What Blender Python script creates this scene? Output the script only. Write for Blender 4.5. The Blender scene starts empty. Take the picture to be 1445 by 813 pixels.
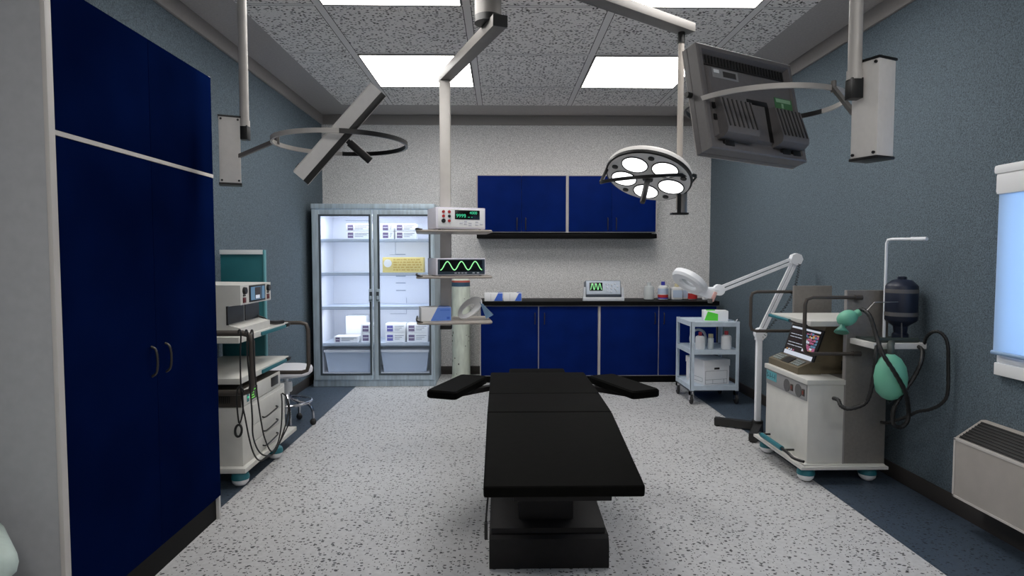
import bpy, bmesh, math, random
from mathutils import Vector, Matrix
random.seed(4)
S = bpy.context.scene
COL = S.collection
PI = math.pi
V = Vector

# ------------------------------------------------------------------ camera
W_, H_, F_ = 1445.0, 813.0, 872.0
pitch, yaw = math.radians(2.921), math.radians(1.050)
EYE = V((0, 0, 1.6))
FWD = V((math.sin(yaw) * math.cos(pitch), math.cos(yaw) * math.cos(pitch), -math.sin(pitch)))
RGT = V((math.cos(yaw), -math.sin(yaw), 0))
UPV = RGT.cross(FWD)
cam_d = bpy.data.cameras.new('camera')
cam = bpy.data.objects.new('camera', cam_d)
COL.objects.link(cam)
cam.matrix_world = Matrix(((RGT.x, UPV.x, -FWD.x, EYE.x), (RGT.y, UPV.y, -FWD.y, EYE.y), (RGT.z, UPV.z, -FWD.z, EYE.z), (0, 0, 0, 1)))
cam_d.sensor_width = 36
cam_d.lens = 36 * F_ / W_
cam_d.clip_start = 0.05
S.camera = cam

# ------------------------------------------------------------------ light
S.view_settings.view_transform = 'Standard'
S.view_settings.look = 'None'
S.view_settings.exposure = 0.0
S.view_settings.gamma = 1.0
S.view_settings.use_curve_mapping = False
LIGHT_PANEL = 9.4        # ceiling luminaires
LIGHT_PANEL_REAR = 11.5
SKY_COL, SKY_STR = (0.45, 0.68, 1.0, 1), 2.4
FRIDGE_W = 8.0
w = bpy.data.worlds.new('world')
S.world = w
w.use_nodes = True
w.node_tree.nodes['Background'].inputs[0].default_value = SKY_COL
w.node_tree.nodes['Background'].inputs[1].default_value = SKY_STR

# ------------------------------------------------------------------ helpers
class B:
    """collects shapes in one bmesh"""
    def __init__(s):
        s.bm = bmesh.new()
    def _mark(s, verts, m, M=None):
        if M is not None:
            bmesh.ops.transform(s.bm, matrix=M, verts=verts)
        fs = set()
        for v in verts:
            for f in v.link_faces:
                fs.add(f)
        for f in fs:
            f.material_index = m
        return s
    def box(s, a, b, m=0, bev=0.0, M=None, seg=2):
        a, b = V(a), V(b)
        r = bmesh.ops.create_cube(s.bm, size=1.0)
        vs = r['verts']
        d = b - a
        for v in vs:
            v.co = V(((v.co.x + .5) * d.x + a.x, (v.co.y + .5) * d.y + a.y, (v.co.z + .5) * d.z + a.z))
        if bev > 0:
            es = list({e for v in vs for e in v.link_edges})
            r = bmesh.ops.bevel(s.bm, geom=es, offset=min(bev, .45 * min(abs(d.x), abs(d.y), abs(d.z))), segments=seg, profile=.6, affect='EDGES')
            vs = list({v for f in r['faces'] for v in f.verts} | {v for v in vs if v.is_valid})
            st, seen = list(vs), set(vs)
            while st:
                v = st.pop()
                for e in v.link_edges:
                    o = e.other_vert(v)
                    if o not in seen:
                        seen.add(o); st.append(o)
            vs = list(seen)
        return s._mark(vs, m, M)
    def ring_loft(s, rings, m=0, caps=True, closed=False):
        vr = [[s.bm.verts.new(p) for p in r] for r in rings]
        n = len(vr[0])
        pairs = list(zip(vr[:-1], vr[1:]))
        if closed:
            pairs.append((vr[-1], vr[0]))
        for a, b in pairs:
            for i in range(n):
                j = (i + 1) % n
                try:
                    f = s.bm.faces.new((a[i], a[j], b[j], b[i])); f.material_index = m
                except ValueError:
                    pass
        if caps and not closed:
            for r, rev in ((vr[0], True), (vr[-1], False)):
                f = s.bm.faces.new(list(reversed(r)) if rev else r); f.material_index = m
        return s
    def cyl(s, p0, p1, r0, r1=None, m=0, seg=20):
        p0, p1 = V(p0), V(p1)
        r1 = r0 if r1 is None else r1
        d = (p1 - p0).normalized()
        a = d.orthogonal().normalized(); b = d.cross(a)
        rings = []
        for p, r in ((p0, r0), (p1, r1)):
            rings.append([p + (a * math.cos(t) + b * math.sin(t)) * r for t in [2 * PI * i / seg for i in range(seg)]])
        return s.ring_loft(rings, m)
    def tube(s, pts, r, m=0, seg=8, sub=0, closed=False, flat=None):
        pts = [V(p) for p in pts]
        if sub:
            q = []
            n = len(pts)
            rng = range(n) if closed else range(n - 1)
            for i in rng:
                if closed:
                    p0, p1, p2, p3 = pts[i - 1], pts[i], pts[(i + 1) % n], pts[(i + 2) % n]
                else:
                    p0, p1, p2, p3 = pts[max(i - 1, 0)], pts[i], pts[i + 1], pts[min(i + 2, n - 1)]
                for k in range(sub):
                    t = k / sub
                    q.append(.5 * ((2 * p1) + (p2 - p0) * t + (2 * p0 - 5 * p1 + 4 * p2 - p3) * t * t + (3 * p1 - p0 - 3 * p2 + p3) * t ** 3))
            if not closed:
                q.append(pts[-1])
            pts = q
        n = len(pts)
        rings = []
        nrm = None
        for i, p in enumerate(pts):
            if closed:
                d = (pts[(i + 1) % n] - pts[i - 1]).normalized()
            else:
                d = (pts[min(i + 1, n - 1)] - pts[max(i - 1, 0)]).normalized()
            if flat is not None:
                up = V(flat); a = d.cross(up).normalized(); b = up.normalized()
                rr = r if isinstance(r, tuple) else (r, r)
                rings.append([p + a * x * rr[0] + b * y * rr[1] for x, y in ((-1, -1), (1, -1), (1, 1), (-1, 1))])
                continue
            if nrm is None:
                nrm = d.orthogonal().normalized()
            else:
                nrm = (nrm - d * nrm.dot(d))
                nrm = nrm.normalized() if nrm.length > 1e-6 else d.orthogonal().normalized()
            b = d.cross(nrm)
            rr = r(i / max(1, n - 1)) if callable(r) else r
            rings.append([p + (nrm * math.cos(t) + b * math.sin(t)) * rr for t in [2 * PI * k / seg for k in range(seg)]])
        return s.ring_loft(rings, m, closed=closed)
    def lathe(s, prof, o=(0, 0, 0), ax=(0, 0, 1), m=0, seg=28):
        o = V(o); d = V(ax).normalized()
        a = d.orthogonal().normalized(); b = d.cross(a)
        rings = []
        for r, z in prof:
            r = max(r, 1e-4)
            rings.append([o + d * z + (a * math.cos(t) + b * math.sin(t)) * r for t in [2 * PI * i / seg for i in range(seg)]])
        return s.ring_loft(rings, m)
    def prism(s, poly, ext, m=0):
        e = V(ext)
        poly = [V(p) for p in poly]
        return s.ring_loft([poly, [p + e for p in poly]], m)
    def ell(s, c, r, m=0, M=None, seg=20):
        q = bmesh.ops.create_uvsphere(s.bm, u_segments=seg, v_segments=max(8, seg // 2), radius=1)
        vs = q['verts']
        for v in vs:
            v.co = V((v.co.x * r[0], v.co.y * r[1], v.co.z * r[2]))
            if M is None:
                v.co += V(c)
        if M is not None:
            M = Matrix.Translation(V(c)) @ M
        return s._mark(vs, m, M)
    def xf(s, M):
        bmesh.ops.transform(s.bm, matrix=M, verts=s.bm.verts[:])
        return s
    def text(s, body, M, size, m=0, ext=.0004, align='CENTER'):
        cu = bpy.data.curves.new('t', 'FONT')
        cu.body = body; cu.size = size; cu.extrude = ext; cu.align_x = align; cu.align_y = 'CENTER'
        ob = bpy.data.objects.new('t', cu)
        COL.objects.link(ob)
        bpy.context.view_layer.update()
        me = bpy.data.meshes.new_from_object(ob.evaluated_get(bpy.context.evaluated_depsgraph_get()))
        me.transform(M)
        old = set(s.bm.faces)
        s.bm.from_mesh(me)
        for f in s.bm.faces:
            if f not in old: f.material_index = m
        bpy.data.objects.remove(ob); bpy.data.curves.remove(cu); bpy.data.meshes.remove(me)
        return s

ORG = {}
def obj(name, b, mats, parent=None, ang=35):
    bm = b.bm
    o0 = ORG[parent.name] if parent is not None else V((0, 0, 0))
    bmesh.ops.recalc_face_normals(bm, faces=bm.faces[:])
    bmesh.ops.translate(bm, verts=bm.verts[:], vec=-o0)
    me = bpy.data.meshes.new(name)
    bm.to_mesh(me); bm.free()
    for mt in (mats if isinstance(mats, (list, tuple)) else [mats]):
        me.materials.append(mt)
    for p in me.polygons:
        p.use_smooth = True
    me.set_sharp_from_angle(angle=math.radians(ang))
    ob = bpy.data.objects.new(name, me)
    COL.objects.link(ob)
    if parent is not None:
        ob.parent = parent
    ORG[ob.name] = o0
    return ob
def tag(o, label, cat, group=None):
    o['label'] = label; o['category'] = cat
    if group: o['group'] = group
    return o
def thing(name, label, cat, loc, rotz=0.0, group=None, local=False):
    o = bpy.data.objects.new(name, None)
    COL.objects.link(o)
    o.empty_display_size = .1
    o.location = loc
    o.rotation_euler = (0, 0, rotz)
    ORG[o.name] = V((0, 0, 0)) if (local or rotz) else V(loc)
    return tag(o, label, cat, group)
def struct(name, b, mats):
    o = obj(name, b, mats); o['kind'] = 'structure'; return o
def copy_tree(o, parent=None):
    c = o.copy(); COL.objects.link(c)
    if parent is not None: c.parent = parent
    for ch in list(o.children): copy_tree(ch, c)
    return c
def at(x, y, ax, val):
    """point of the plane ax = val seen at a given place of the 1445x813 frame"""
    d = FWD * F_ + RGT * (x - W_ / 2) - UPV * (y - H_ / 2)
    return EYE + d * ((val - EYE[ax]) / d[ax])

# ------------------------------------------------------------------ materials
def srgb(c):
    return tuple(((x / 255) / 12.92 if x / 255 <= .04045 else ((x / 255 + .055) / 1.055) ** 2.4) for x in c) + (1,)
def mat(name, c, rough=.5, metal=0., noise=0., scale=40., bump=0., bscale=None, emit=None, estr=1., coat=0., spec=.5, stretch=None, detail=3):
    m = bpy.data.materials.new(name); m.use_nodes = True
    nt = m.node_tree; bs = nt.nodes['Principled BSDF']
    col = srgb(c)
    bs.inputs['Base Color'].default_value = col
    bs.inputs['Roughness'].default_value = rough
    bs.inputs['Metallic'].default_value = metal
    bs.inputs['Specular IOR Level'].default_value = spec
    bs.inputs['Coat Weight'].default_value = coat
    if emit:
        bs.inputs['Emission Color'].default_value = srgb(emit); bs.inputs['Emission Strength'].default_value = estr
    if noise or bump:
        tc = nt.nodes.new('ShaderNodeTexCoord')
        src = tc.outputs['Object']
        if stretch:
            mp = nt.nodes.new('ShaderNodeMapping'); mp.inputs['Scale'].default_value = stretch
            nt.links.new(src, mp.inputs[0]); src = mp.outputs[0]
        nz = nt.nodes.new('ShaderNodeTexNoise'); nz.inputs['Scale'].default_value = scale; nz.inputs['Detail'].default_value = detail
        nt.links.new(src, nz.inputs['Vector'])
        if noise:
            rp = nt.nodes.new('ShaderNodeMapRange')
            rp.inputs['From Min'].default_value = .25; rp.inputs['From Max'].default_value = .75
            rp.inputs['To Min'].default_value = 1 - noise; rp.inputs['To Max'].default_value = 1 + noise
            nt.links.new(nz.outputs['Fac'], rp.inputs['Value'])
            mx = nt.nodes.new('ShaderNodeVectorMath'); mx.operation = 'SCALE'
            mx.inputs[0].default_value = col[:3]
            nt.links.new(rp.outputs[0], mx.inputs['Scale'])
            nt.links.new(mx.outputs[0], bs.inputs['Base Color'])
        if bump:
            bp = nt.nodes.new('ShaderNodeBump'); bp.inputs['Strength'].default_value = bump; bp.inputs['Distance'].default_value = .01
            nt.links.new(nz.outputs['Fac'], bp.inputs['Height']); nt.links.new(bp.outputs[0], bs.inputs['Normal'])
    return m
def glassy(name, c, alpha, rough=.05):
    """thin sheet: mostly clear, tinted, glossy"""
    m = bpy.data.materials.new(name); m.use_nodes = True
    nt = m.node_tree; nt.nodes.clear()
    out = nt.nodes.new('ShaderNodeOutputMaterial'); mx = nt.nodes.new('ShaderNodeMixShader')
    tr = nt.nodes.new('ShaderNodeBsdfTransparent'); tr.inputs[0].default_value = (.97, .985, 1, 1)
    pr = nt.nodes.new('ShaderNodeBsdfPrincipled'); pr.inputs['Base Color'].default_value = srgb(c); pr.inputs['Roughness'].default_value = rough
    mx.inputs[0].default_value = alpha
    nt.links.new(tr.outputs[0], mx.inputs[1]); nt.links.new(pr.outputs[0], mx.inputs[2]); nt.links.new(mx.outputs[0], out.inputs[0])
    return m
def emis(name, c, s):
    return mat(name, (20, 20, 20), .4, emit=c, estr=s)
class NT:
    """tiny expression helper for node maths"""
    def __init__(s, m): s.nt = m.node_tree
    def op(s, o, a, b=None, c=None):
        n = s.nt.nodes.new('ShaderNodeMath'); n.operation = o
        for i, x in enumerate((a, b, c)):
            if x is None: continue
            if hasattr(x, 'links') or not isinstance(x, (int, float)): s.nt.links.new(x, n.inputs[i])
            else: n.inputs[i].default_value = x
        return n.outputs[0]
    def mixc(s, f, a, b):
        n = s.nt.nodes.new('ShaderNodeMix'); n.data_type = 'RGBA'
        if isinstance(f, (int, float)): n.inputs[0].default_value = f
        else: s.nt.links.new(f, n.inputs[0])
        for i, x in ((6, a), (7, b)):
            if isinstance(x, tuple): n.inputs[i].default_value = x
            else: s.nt.links.new(x, n.inputs[i])
        return n.outputs[2]
    def pos(s):
        g = s.nt.nodes.new('ShaderNodeNewGeometry'); x = s.nt.nodes.new('ShaderNodeSeparateXYZ')
        s.nt.links.new(g.outputs['Position'], x.inputs[0]); return g.outputs['Position'], x.outputs
    def tex(s, kind, vec, scale, stretch=None, **kw):
        if stretch:
            mp = s.nt.nodes.new('ShaderNodeMapping'); mp.inputs['Scale'].default_value = stretch
            s.nt.links.new(vec, mp.inputs[0]); vec = mp.outputs[0]
        n = s.nt.nodes.new(kind); s.nt.links.new(vec, n.inputs['Vector']); n.inputs['Scale'].default_value = scale
        for k, v in kw.items():
            n.inputs[k].default_value = v
        return n

WALL_SIDE, WALL_BACK = (95, 108, 117), (222, 221, 221)
def wallmat(name, c):
    return mat(name, c, .75, noise=.5, scale=120, bump=.3, spec=.2, detail=2)
M_WS, M_WB = wallmat('slate wall paint', WALL_SIDE), wallmat('grey wall paint', WALL_BACK)

def floor_mat():
    m = mat('speckled vinyl', (200, 198, 197), .42, spec=.35); n = NT(m); bs = m.node_tree.nodes['Principled BSDF']
    p, xyz = n.pos()
    inside = n.op('MULTIPLY', n.op('GREATER_THAN', xyz[0], -1.784), n.op('LESS_THAN', xyz[0], 2.236))
    nz = n.tex('ShaderNodeTexNoise', p, 35, Detail=3)
    f1 = n.op('MULTIPLY_ADD', nz.outputs['Fac'], .4, .8)
    def flakes(scale, stretch, thr, keep):
        v = n.tex('ShaderNodeTexVoronoi', p, scale, stretch=stretch)
        sep = m.node_tree.nodes.new('ShaderNodeSeparateColor'); m.node_tree.links.new(v.outputs['Color'], sep.inputs[0])
        return n.op('MULTIPLY', n.op('LESS_THAN', v.outputs['Distance'], thr), n.op('GREATER_THAN', sep.outputs[0], keep))
    fl = n.op('MAXIMUM', flakes(38, (.85, 1.2, 1), .30, .45), flakes(62, (1.2, .9, 1), .27, .55))
    light = n.mixc(fl, srgb((197, 197, 198)), srgb((62, 62, 64)))
    dark = n.mixc(fl, srgb((68, 80, 94)), srgb((36, 44, 54)))
    c = n.mixc(inside, dark, light)
    vm = m.node_tree.nodes.new('ShaderNodeVectorMath'); vm.operation = 'SCALE'
    m.node_tree.links.new(c, vm.inputs[0]); m.node_tree.links.new(f1, vm.inputs['Scale'])
    m.node_tree.links.new(vm.outputs[0], bs.inputs['Base Color'])
    return m
TX0, TY0, TP = -1.363, 6.965, 1.108
def ceil_mat():
    m = mat('ceiling tile', (160, 156, 154), .9, spec=.1); n = NT(m); bs = m.node_tree.nodes['Principled BSDF']
    p, xyz = n.pos()
    ins = n.op('MULTIPLY', n.op('MULTIPLY', n.op('GREATER_THAN', xyz[0], -1.965), n.op('LESS_THAN', xyz[0], 2.358)), n.op('LESS_THAN', xyz[1], 7.80))
    fx = n.op('MULTIPLY', n.op('PINGPONG', n.op('ADD', n.op('SUBTRACT', xyz[0], TX0), 110.8), TP / 2), 1)
    fy = n.op('MULTIPLY', n.op('PINGPONG', n.op('ADD', n.op('SUBTRACT', xyz[1], TY0), 110.8), TP / 2), 1)
    strip = n.op('MAXIMUM', n.op('LESS_THAN', fx, .029), n.op('LESS_THAN', fy, .014))
    edge = n.op('MULTIPLY', n.op('MAXIMUM', n.op('LESS_THAN', fx, .035), n.op('LESS_THAN', fy, .019)), n.op('SUBTRACT', 1, strip))
    v = n.tex('ShaderNodeTexVoronoi', p, 42, stretch=(.8, 1.15, 1), Randomness=1.0)
    sep = m.node_tree.nodes.new('ShaderNodeSeparateColor'); m.node_tree.links.new(v.outputs['Color'], sep.inputs[0])
    nz = n.tex('ShaderNodeTexNoise', p, 90, Detail=2)
    fis = n.op('MULTIPLY', n.op('LESS_THAN', n.op('ADD', v.outputs['Distance'], n.op('MULTIPLY', nz.outputs['Fac'], .6)), .66), n.op('GREATER_THAN', sep.outputs[0], .25))
    pin = n.op('GREATER_THAN', n.tex('ShaderNodeTexNoise', p, 130, Detail=2).outputs['Fac'], .62)
    tile = n.mixc(n.op('MULTIPLY', pin, .45), srgb((236, 233, 231)), srgb((150, 146, 146)))
    tile = n.mixc(n.op('MULTIPLY', fis, .95), tile, srgb((66, 64, 64)))
    tile = n.mixc(strip, tile, srgb((226, 223, 222)))
    tile = n.mixc(edge, tile, srgb((66, 64, 64)))
    nz2 = n.tex('ShaderNodeTexNoise', p, 60, Detail=2)
    soff = n.mixc(nz2.outputs['Fac'], srgb((160, 156, 155)), srgb((184, 180, 179)))
    c = n.mixc(ins, soff, tile)
    m.node_tree.links.new(c, bs.inputs['Base Color'])
    return m
M_FLOOR, M_CEIL = floor_mat(), ceil_mat()
M_CROWN = mat('crown board', (146, 142, 140), .7, noise=.05, scale=60)
M_SKIRT = mat('brown skirting', (58, 54, 52), .6)
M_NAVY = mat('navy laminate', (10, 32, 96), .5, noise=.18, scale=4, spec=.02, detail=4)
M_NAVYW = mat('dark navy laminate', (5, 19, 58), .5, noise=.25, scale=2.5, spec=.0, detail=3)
M_WHITEP = mat('white panel', (206, 204, 202), .5, noise=.03, scale=30)
M_GREYP = mat('grey end panel', (176, 177, 180), .55, noise=.05, scale=22)
M_TRIM = mat('pale edge trim', (205, 200, 196), .5)
M_BLACK = mat('black laminate', (11, 11, 12), .5, noise=.1, scale=60, spec=.1)
M_BLKPL = mat('black plastic', (22, 22, 23), .4)
M_STEEL = mat('brushed steel', (150, 148, 146), .32, metal=.9, noise=.08, scale=30, stretch=(1, 1, .1))
M_DSTEEL = mat('dark steel', (70, 68, 66), .4, metal=.7)
M_POLE = mat('grey painted metal', (120, 117, 114), .45, metal=.15, noise=.05, scale=14)
M_POLEV = mat('pale grey pole', (190, 186, 182), .45, metal=.1, noise=.05, scale=14)
M_POLED = mat('mid grey metal', (120, 117, 115), .5, metal=.2)  # one even mid grey, for the yoke bars
M_BOXG = mat('light grey housing', (226, 223, 220), .5, noise=.03, scale=40)
M_MONG = mat('monitor grey plastic', (112, 109, 109), .55, noise=.05, scale=60)
M_MOND = mat('monitor dark grey', (62, 60, 60), .55)
M_FRIDGE = mat('blue grey steel', (180, 196, 208), .42, metal=.15, noise=.2, scale=6, stretch=(6, 6, .6))
M_FRIDGED = mat('fridge gasket', (66, 76, 84), .5)
M_FRIN = mat('fridge liner', (236, 238, 246), .5)
M_GLASS = glassy('clear glass', (200, 215, 230), .07)
M_GSHELF = mat('shelf plastic', (205, 216, 232), .3)
M_WHITE = mat('white plastic', (242, 243, 245), .4)
M_WHITEL = mat('lamp white enamel', (244, 247, 252), .35)
M_CARD = mat('white card', (242, 243, 246), .7)
M_PURPLE = mat('purple print', (110, 92, 128), .7)
M_LINE = mat('grey print', (150, 154, 164), .7)
M_YELLOW = mat('yellow packet', (232, 212, 130), .6)
M_YELLOWD = mat('ochre print', (206, 172, 78), .6)
M_BLUE = mat('blue card', (60, 104, 208), .6)
M_GREEN = mat('bright green print', (92, 220, 62), .6)
M_LEATHER = mat('black vinyl', (11, 11, 10), .6, noise=.2, scale=26, bump=.06, spec=.03)
M_TBASE = mat('table black enamel', (38, 37, 38), .55, noise=.1, scale=30, spec=.15)
M_CART = mat('cart ivory enamel', (214, 213, 208), .5, noise=.04, scale=12)
M_CARTG = mat('cart grey panel', (126, 122, 118), .55, noise=.08, scale=50)
M_TEAL = mat('teal plastic', (40, 112, 124), .45)
M_TEALP = mat('teal panel', (36, 108, 116), .5, noise=.12, scale=4)
M_BROWN = mat('olive brown casing', (112, 102, 82), .55, noise=.08, scale=30)
M_BROWND = mat('dark brown casing', (66, 60, 54), .6)
M_RAIL = mat('bronze rail', (84, 78, 74), .45, metal=.35)
M_HOSE = mat('black rubber hose', (24, 24, 25), .5)
M_MINT = mat('mint rubber', (112, 184, 156), .5)
M_CAN = mat('navy canister', (24, 32, 52), .45)
M_BAND = mat('grey band', (100, 98, 98), .5)
M_RED = mat('red plastic', (186, 46, 46), .45)
M_CYL = mat('pale green enamel', (216, 224, 212), .5, noise=.12, scale=8, stretch=(4, 4, 1))
M_TROL = mat('trolley steel', (206, 220, 234), .4, metal=.0, noise=.1, scale=10)
M_CHROME = mat('chrome', (200, 200, 205), .15, metal=1)
M_RUB = mat('caster rubber', (40, 40, 42), .6)
M_SCR = mat('dark screen', (6, 10, 10), .2)
M_EGRN = emis('green trace', (150, 240, 160), 1.2)
M_EGRD = emis('green digits', (70, 230, 170), .8)
M_EWHT = emis('screen white', (215, 222, 235), .8)
M_ECOL = emis('screen pink', (200, 110, 150), .6)
M_EORG = emis('screen amber', (220, 170, 110), .6)
M_EBLU = emis('screen blue', (130, 180, 220), .4)
M_EBRN = emis('screen maroon', (80, 30, 30), .4)
M_HEAT = mat('heater enamel', (172, 166, 160), .55, noise=.05, scale=10)
M_MATT = mat('mint white mattress cover', (196, 212, 206), .6, noise=.12, scale=14)
M_DIFF = emis('luminaire diffuser', (252, 249, 245), LIGHT_PANEL)
M_DIFFR = emis('luminaire diffuser rear', (252, 249, 245), LIGHT_PANEL_REAR)
M_OPL = emis('operating lamp lens', (255, 255, 255), 2.5)
M_LAMPR = mat('lamp reflector face', (240, 238, 236), .5)
M_VISOR = glassy('visor film', (120, 150, 180), .6, .2)
def blind_mat():
    m = bpy.data.materials.new('translucent blind'); m.use_nodes = True
    nt = m.node_tree; nt.nodes.clear()
    o = nt.nodes.new('ShaderNodeOutputMaterial'); a = nt.nodes.new('ShaderNodeAddShader')
    d = nt.nodes.new('ShaderNodeBsdfDiffuse'); d.inputs[0].default_value = (.25, .3, .36, 1)
    t = nt.nodes.new('ShaderNodeBsdfTranslucent'); t.inputs[0].default_value = (.5, .56, .62, 1)
    nt.links.new(d.outputs[0], a.inputs[0]); nt.links.new(t.outputs[0], a.inputs[1]); nt.links.new(a.outputs[0], o.inputs[0])
    return m
M_BLIND = blind_mat()

# ------------------------------------------------------------------ room shell
XL, XR, YB, YF, ZC, T = -2.38, 2.84, 8.36, -2.2, 3.48, .15
struct('floor', B().box((XL - T, YF - T, -.12), (XR + T, YB + T, 0)), M_FLOOR)
struct('ceiling', B().box((XL - T, YF - T, ZC), (XR + T, YB + T, ZC + .12)), M_CEIL)
struct('wall_left', B().box((XL - T, YF - T, 0), (XL, YB + T, ZC)), M_WS)
struct('wall_back', B().box((XL, YB, 0), (XR, YB + T, ZC)), M_WB)
struct('wall_front', B().box((XL, YF - T, 0), (XR, YF, ZC)), M_WB)
WY0, WY1, WZ0, WZ1 = 1.9, 3.44, .97, 2.04
b = B()
b.box((XR, YF - T, 0), (XR + T, WY0, ZC)); b.box((XR, WY1, 0), (XR + T, YB + T, ZC))
b.box((XR, WY0, 0), (XR + T, WY1, WZ0)); b.box((XR, WY0, WZ1), (XR + T, WY1, ZC))
struct('wall_right', b, M_WS)
struct('trim_1', B().box((XL, YF, 3.35), (XL + .025, YB, ZC), bev=.004), M_CROWN)
struct('trim_2', B().box((XR - .025, YF, 3.35), (XR, YB, ZC), bev=.004), M_CROWN)
struct('trim_3', B().box((XL + .025, YB - .025, 3.35), (XR - .025, YB, ZC), bev=.004), M_CROWN)
struct('baseboard_right', B().box((XR - .014, YF, 0), (XR, YB, .11), bev=.004), M_SKIRT)
struct('baseboard_left', B().box((XL, YF, 0), (XL + .014, YB, .11), bev=.004), M_SKIRT)
struct('baseboard_back', B().box((XL + .014, YB - .014, 0), (XR - .014, YB, .11), bev=.004), M_SKIRT)
# window with roller blind
win = bpy.data.objects.new('window_1', None); COL.objects.link(win); win['kind'] = 'structure'; ORG[win.name] = V((0, 0, 0))
b = B()
b.box((XR - .035, WY0, .93), (XR + .10, WY1, 1.0), bev=.006)
b.box((XR + .02, WY0, 1.98), (XR + .10, WY1, WZ1)); b.box((XR + .02, WY1 - .06, 1.0), (XR + .10, WY1, 1.98)); b.box((XR + .02, WY0, 1.0), (XR + .10, WY0 + .06, 1.98))
b.box((XR - .02, WY0, 1.0), (XR + .10, WY1, 1.045), bev=.004)
obj('window_frame', b, M_WHITE, win)
obj('window_pane', B().box((XR + .055, WY0 + .06, 1.0), (XR + .061, WY1 - .06, 1.98)), M_GLASS, win)
bl = thing('roller_blind', 'pale blue backlit roller blind on the window of the right wall', 'blind', (XR - .04, 2.7, 2.0))
obj('cassette', B().box((XR - .06, WY0 - .02, 1.945), (XR, WY1 + .01, 2.07), bev=.02).box((XR - .068, WY0 - .03, 2.06), (XR, WY1 + .015, 2.11), bev=.015), M_WHITE, bl)
obj('fabric', B().box((XR - .046, WY0, 1.065), (XR - .044, WY1 - .005, 1.95)), M_BLIND, bl)
obj('bottom_bar', B().cyl((XR - .045, WY0, 1.058), (XR - .045, WY1 + .002, 1.058), .012), M_EBLU and mat('blind bar', (150, 180, 215), .5), bl)

# ------------------------------------------------------------------ ceiling luminaires
def luminaire(col, row, label, m):
    x0 = TX0 + col * TP + .034; y1 = TY0 - row * TP - .016
    x1, y0 = x0 + TP - .068, y1 - TP + .032
    t = thing('ceiling_light', label, 'ceiling light', ((x0 + x1) / 2, (y0 + y1) / 2, ZC), group='square ceiling light panels')
    fr = B()
    for a, c in (((x0, y0), (x1, y0 + .012)), ((x0, y1 - .012), (x1, y1)), ((x0, y0), (x0 + .012, y1)), ((x1 - .012, y0), (x1, y1))):
        fr.box((a[0], a[1], ZC - .010), (c[0], c[1], ZC))
    obj('frame', fr, M_POLE, t)
    obj('diffuser', B().box((x0 + .012, y0 + .012, ZC - .008), (x1 - .012, y1 - .012, ZC)), m, t)
luminaire(0, 0, 'left square ceiling light panel near the back wall, crossed by a grey arm', M_DIFF)
luminaire(2, 0, 'right square ceiling light panel near the back wall, beside the lamp pole', M_DIFF)
luminaire(0, 2, 'left square ceiling light panel cut by the top of the photo', M_DIFF)
luminaire(2, 2, 'right square ceiling light panel cut by the top of the photo', M_DIFF)
for c_, n_ in ((0, 'left'), (2, 'right')):
    luminaire(c_, 6, n_ + ' square ceiling light panel behind the viewpoint', M_DIFFR)

# ------------------------------------------------------------------ wardrobe
t = thing('wardrobe', 'tall navy blue wardrobe with four doors along the left wall', 'wardrobe', (-2.05, 3.08, 0))
X0, X1, Y0, Y1, ZT = XL + .016, -1.74, 2.405, 3.745, 2.66
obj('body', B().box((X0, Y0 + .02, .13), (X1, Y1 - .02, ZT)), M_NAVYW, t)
obj('end_panel', B().box((X0, Y0 - .002, 0), (X1 + .012, Y0 + .022, ZT), bev=.002), M_GREYP, t)['label'] = 'light grey end panel'
obj('edge_trim', B().box((X1 + .012, Y0 - .006, 0), (X1 + .03, Y0 + .028, ZT), bev=.002), M_TRIM, t)
obj('far_panel', B().box((X0, Y1 - .02, 0), (X1 + .0245, Y1, ZT), bev=.002), [M_WHITEP], t)
obj('divider_strip', B().box((X1, Y0 + .028, 2.0675), (X1 + .028, Y1 + .001, 2.0865)), M_TRIM, t)
obj('plinth', B().box((X0, Y0 + .022, 0), (X1 + .005, Y1 - .02, .135)), M_BLACK, t)
for i, (ya, yb) in enumerate(((Y0 + .03, 3.09), (3.093, Y1 + .001))):
    for za, zb in ((.14, 2.066), (2.088, ZT - .004)):
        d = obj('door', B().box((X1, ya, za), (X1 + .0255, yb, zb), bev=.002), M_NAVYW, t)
        if za < 1:
            hy = 3.045 if i == 0 else 3.172
            obj('handle', B().tube([(X1 + .025, hy, 1.01), (X1 + .048, hy, 1.03), (X1 + .055, hy, 1.085), (X1 + .048, hy, 1.14), (X1 + .025, hy, 1.158)], .006, sub=5), M_DSTEEL, d)

# ------------------------------------------------------------------ trolley bed with a pillow, only the pillow's corner in view
def rrect(x0, y0, x1, y1, r, z, n=6):
    p = []
    for cx, cy, a0 in ((x1 - r, y1 - r, 0), (x0 + r, y1 - r, 90), (x0 + r, y0 + r, 180), (x1 - r, y0 + r, 270)):
        for k in range(n + 1):
            a = math.radians(a0 + 90 * k / n); p.append(V((cx + r * math.cos(a), cy + r * math.sin(a), z)))
    return p
t = thing('trolley_bed', 'padded trolley bed under the white pillow at the lower left', 'bed', (-2.03, 1.1, 0))
rings = []
for ins, z in ((.04, .445), (.008, .46), (0, .48), (.008, .51), (.04, .525)):
    rings.append(rrect(-2.35 + ins, .25 + ins, -1.73 - ins, 2.02 - ins, .08 - ins, z))
obj('mattress', B().ring_loft(rings), M_MATT, t)
obj('frame', B().box((-2.25, .45, .40), (-1.80, 1.85, .446), bev=.01), M_STEEL, t)
for x in (-2.2, -1.85):
    for y in (.55, 1.75):
        l = obj('leg', B().cyl((x, y, .10), (x, y, .4), .02), M_STEEL, t)
        obj('caster', B().cyl((x - .015, y, .05), (x + .015, y, .05), .05), M_RUB, l)
rings = []
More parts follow.
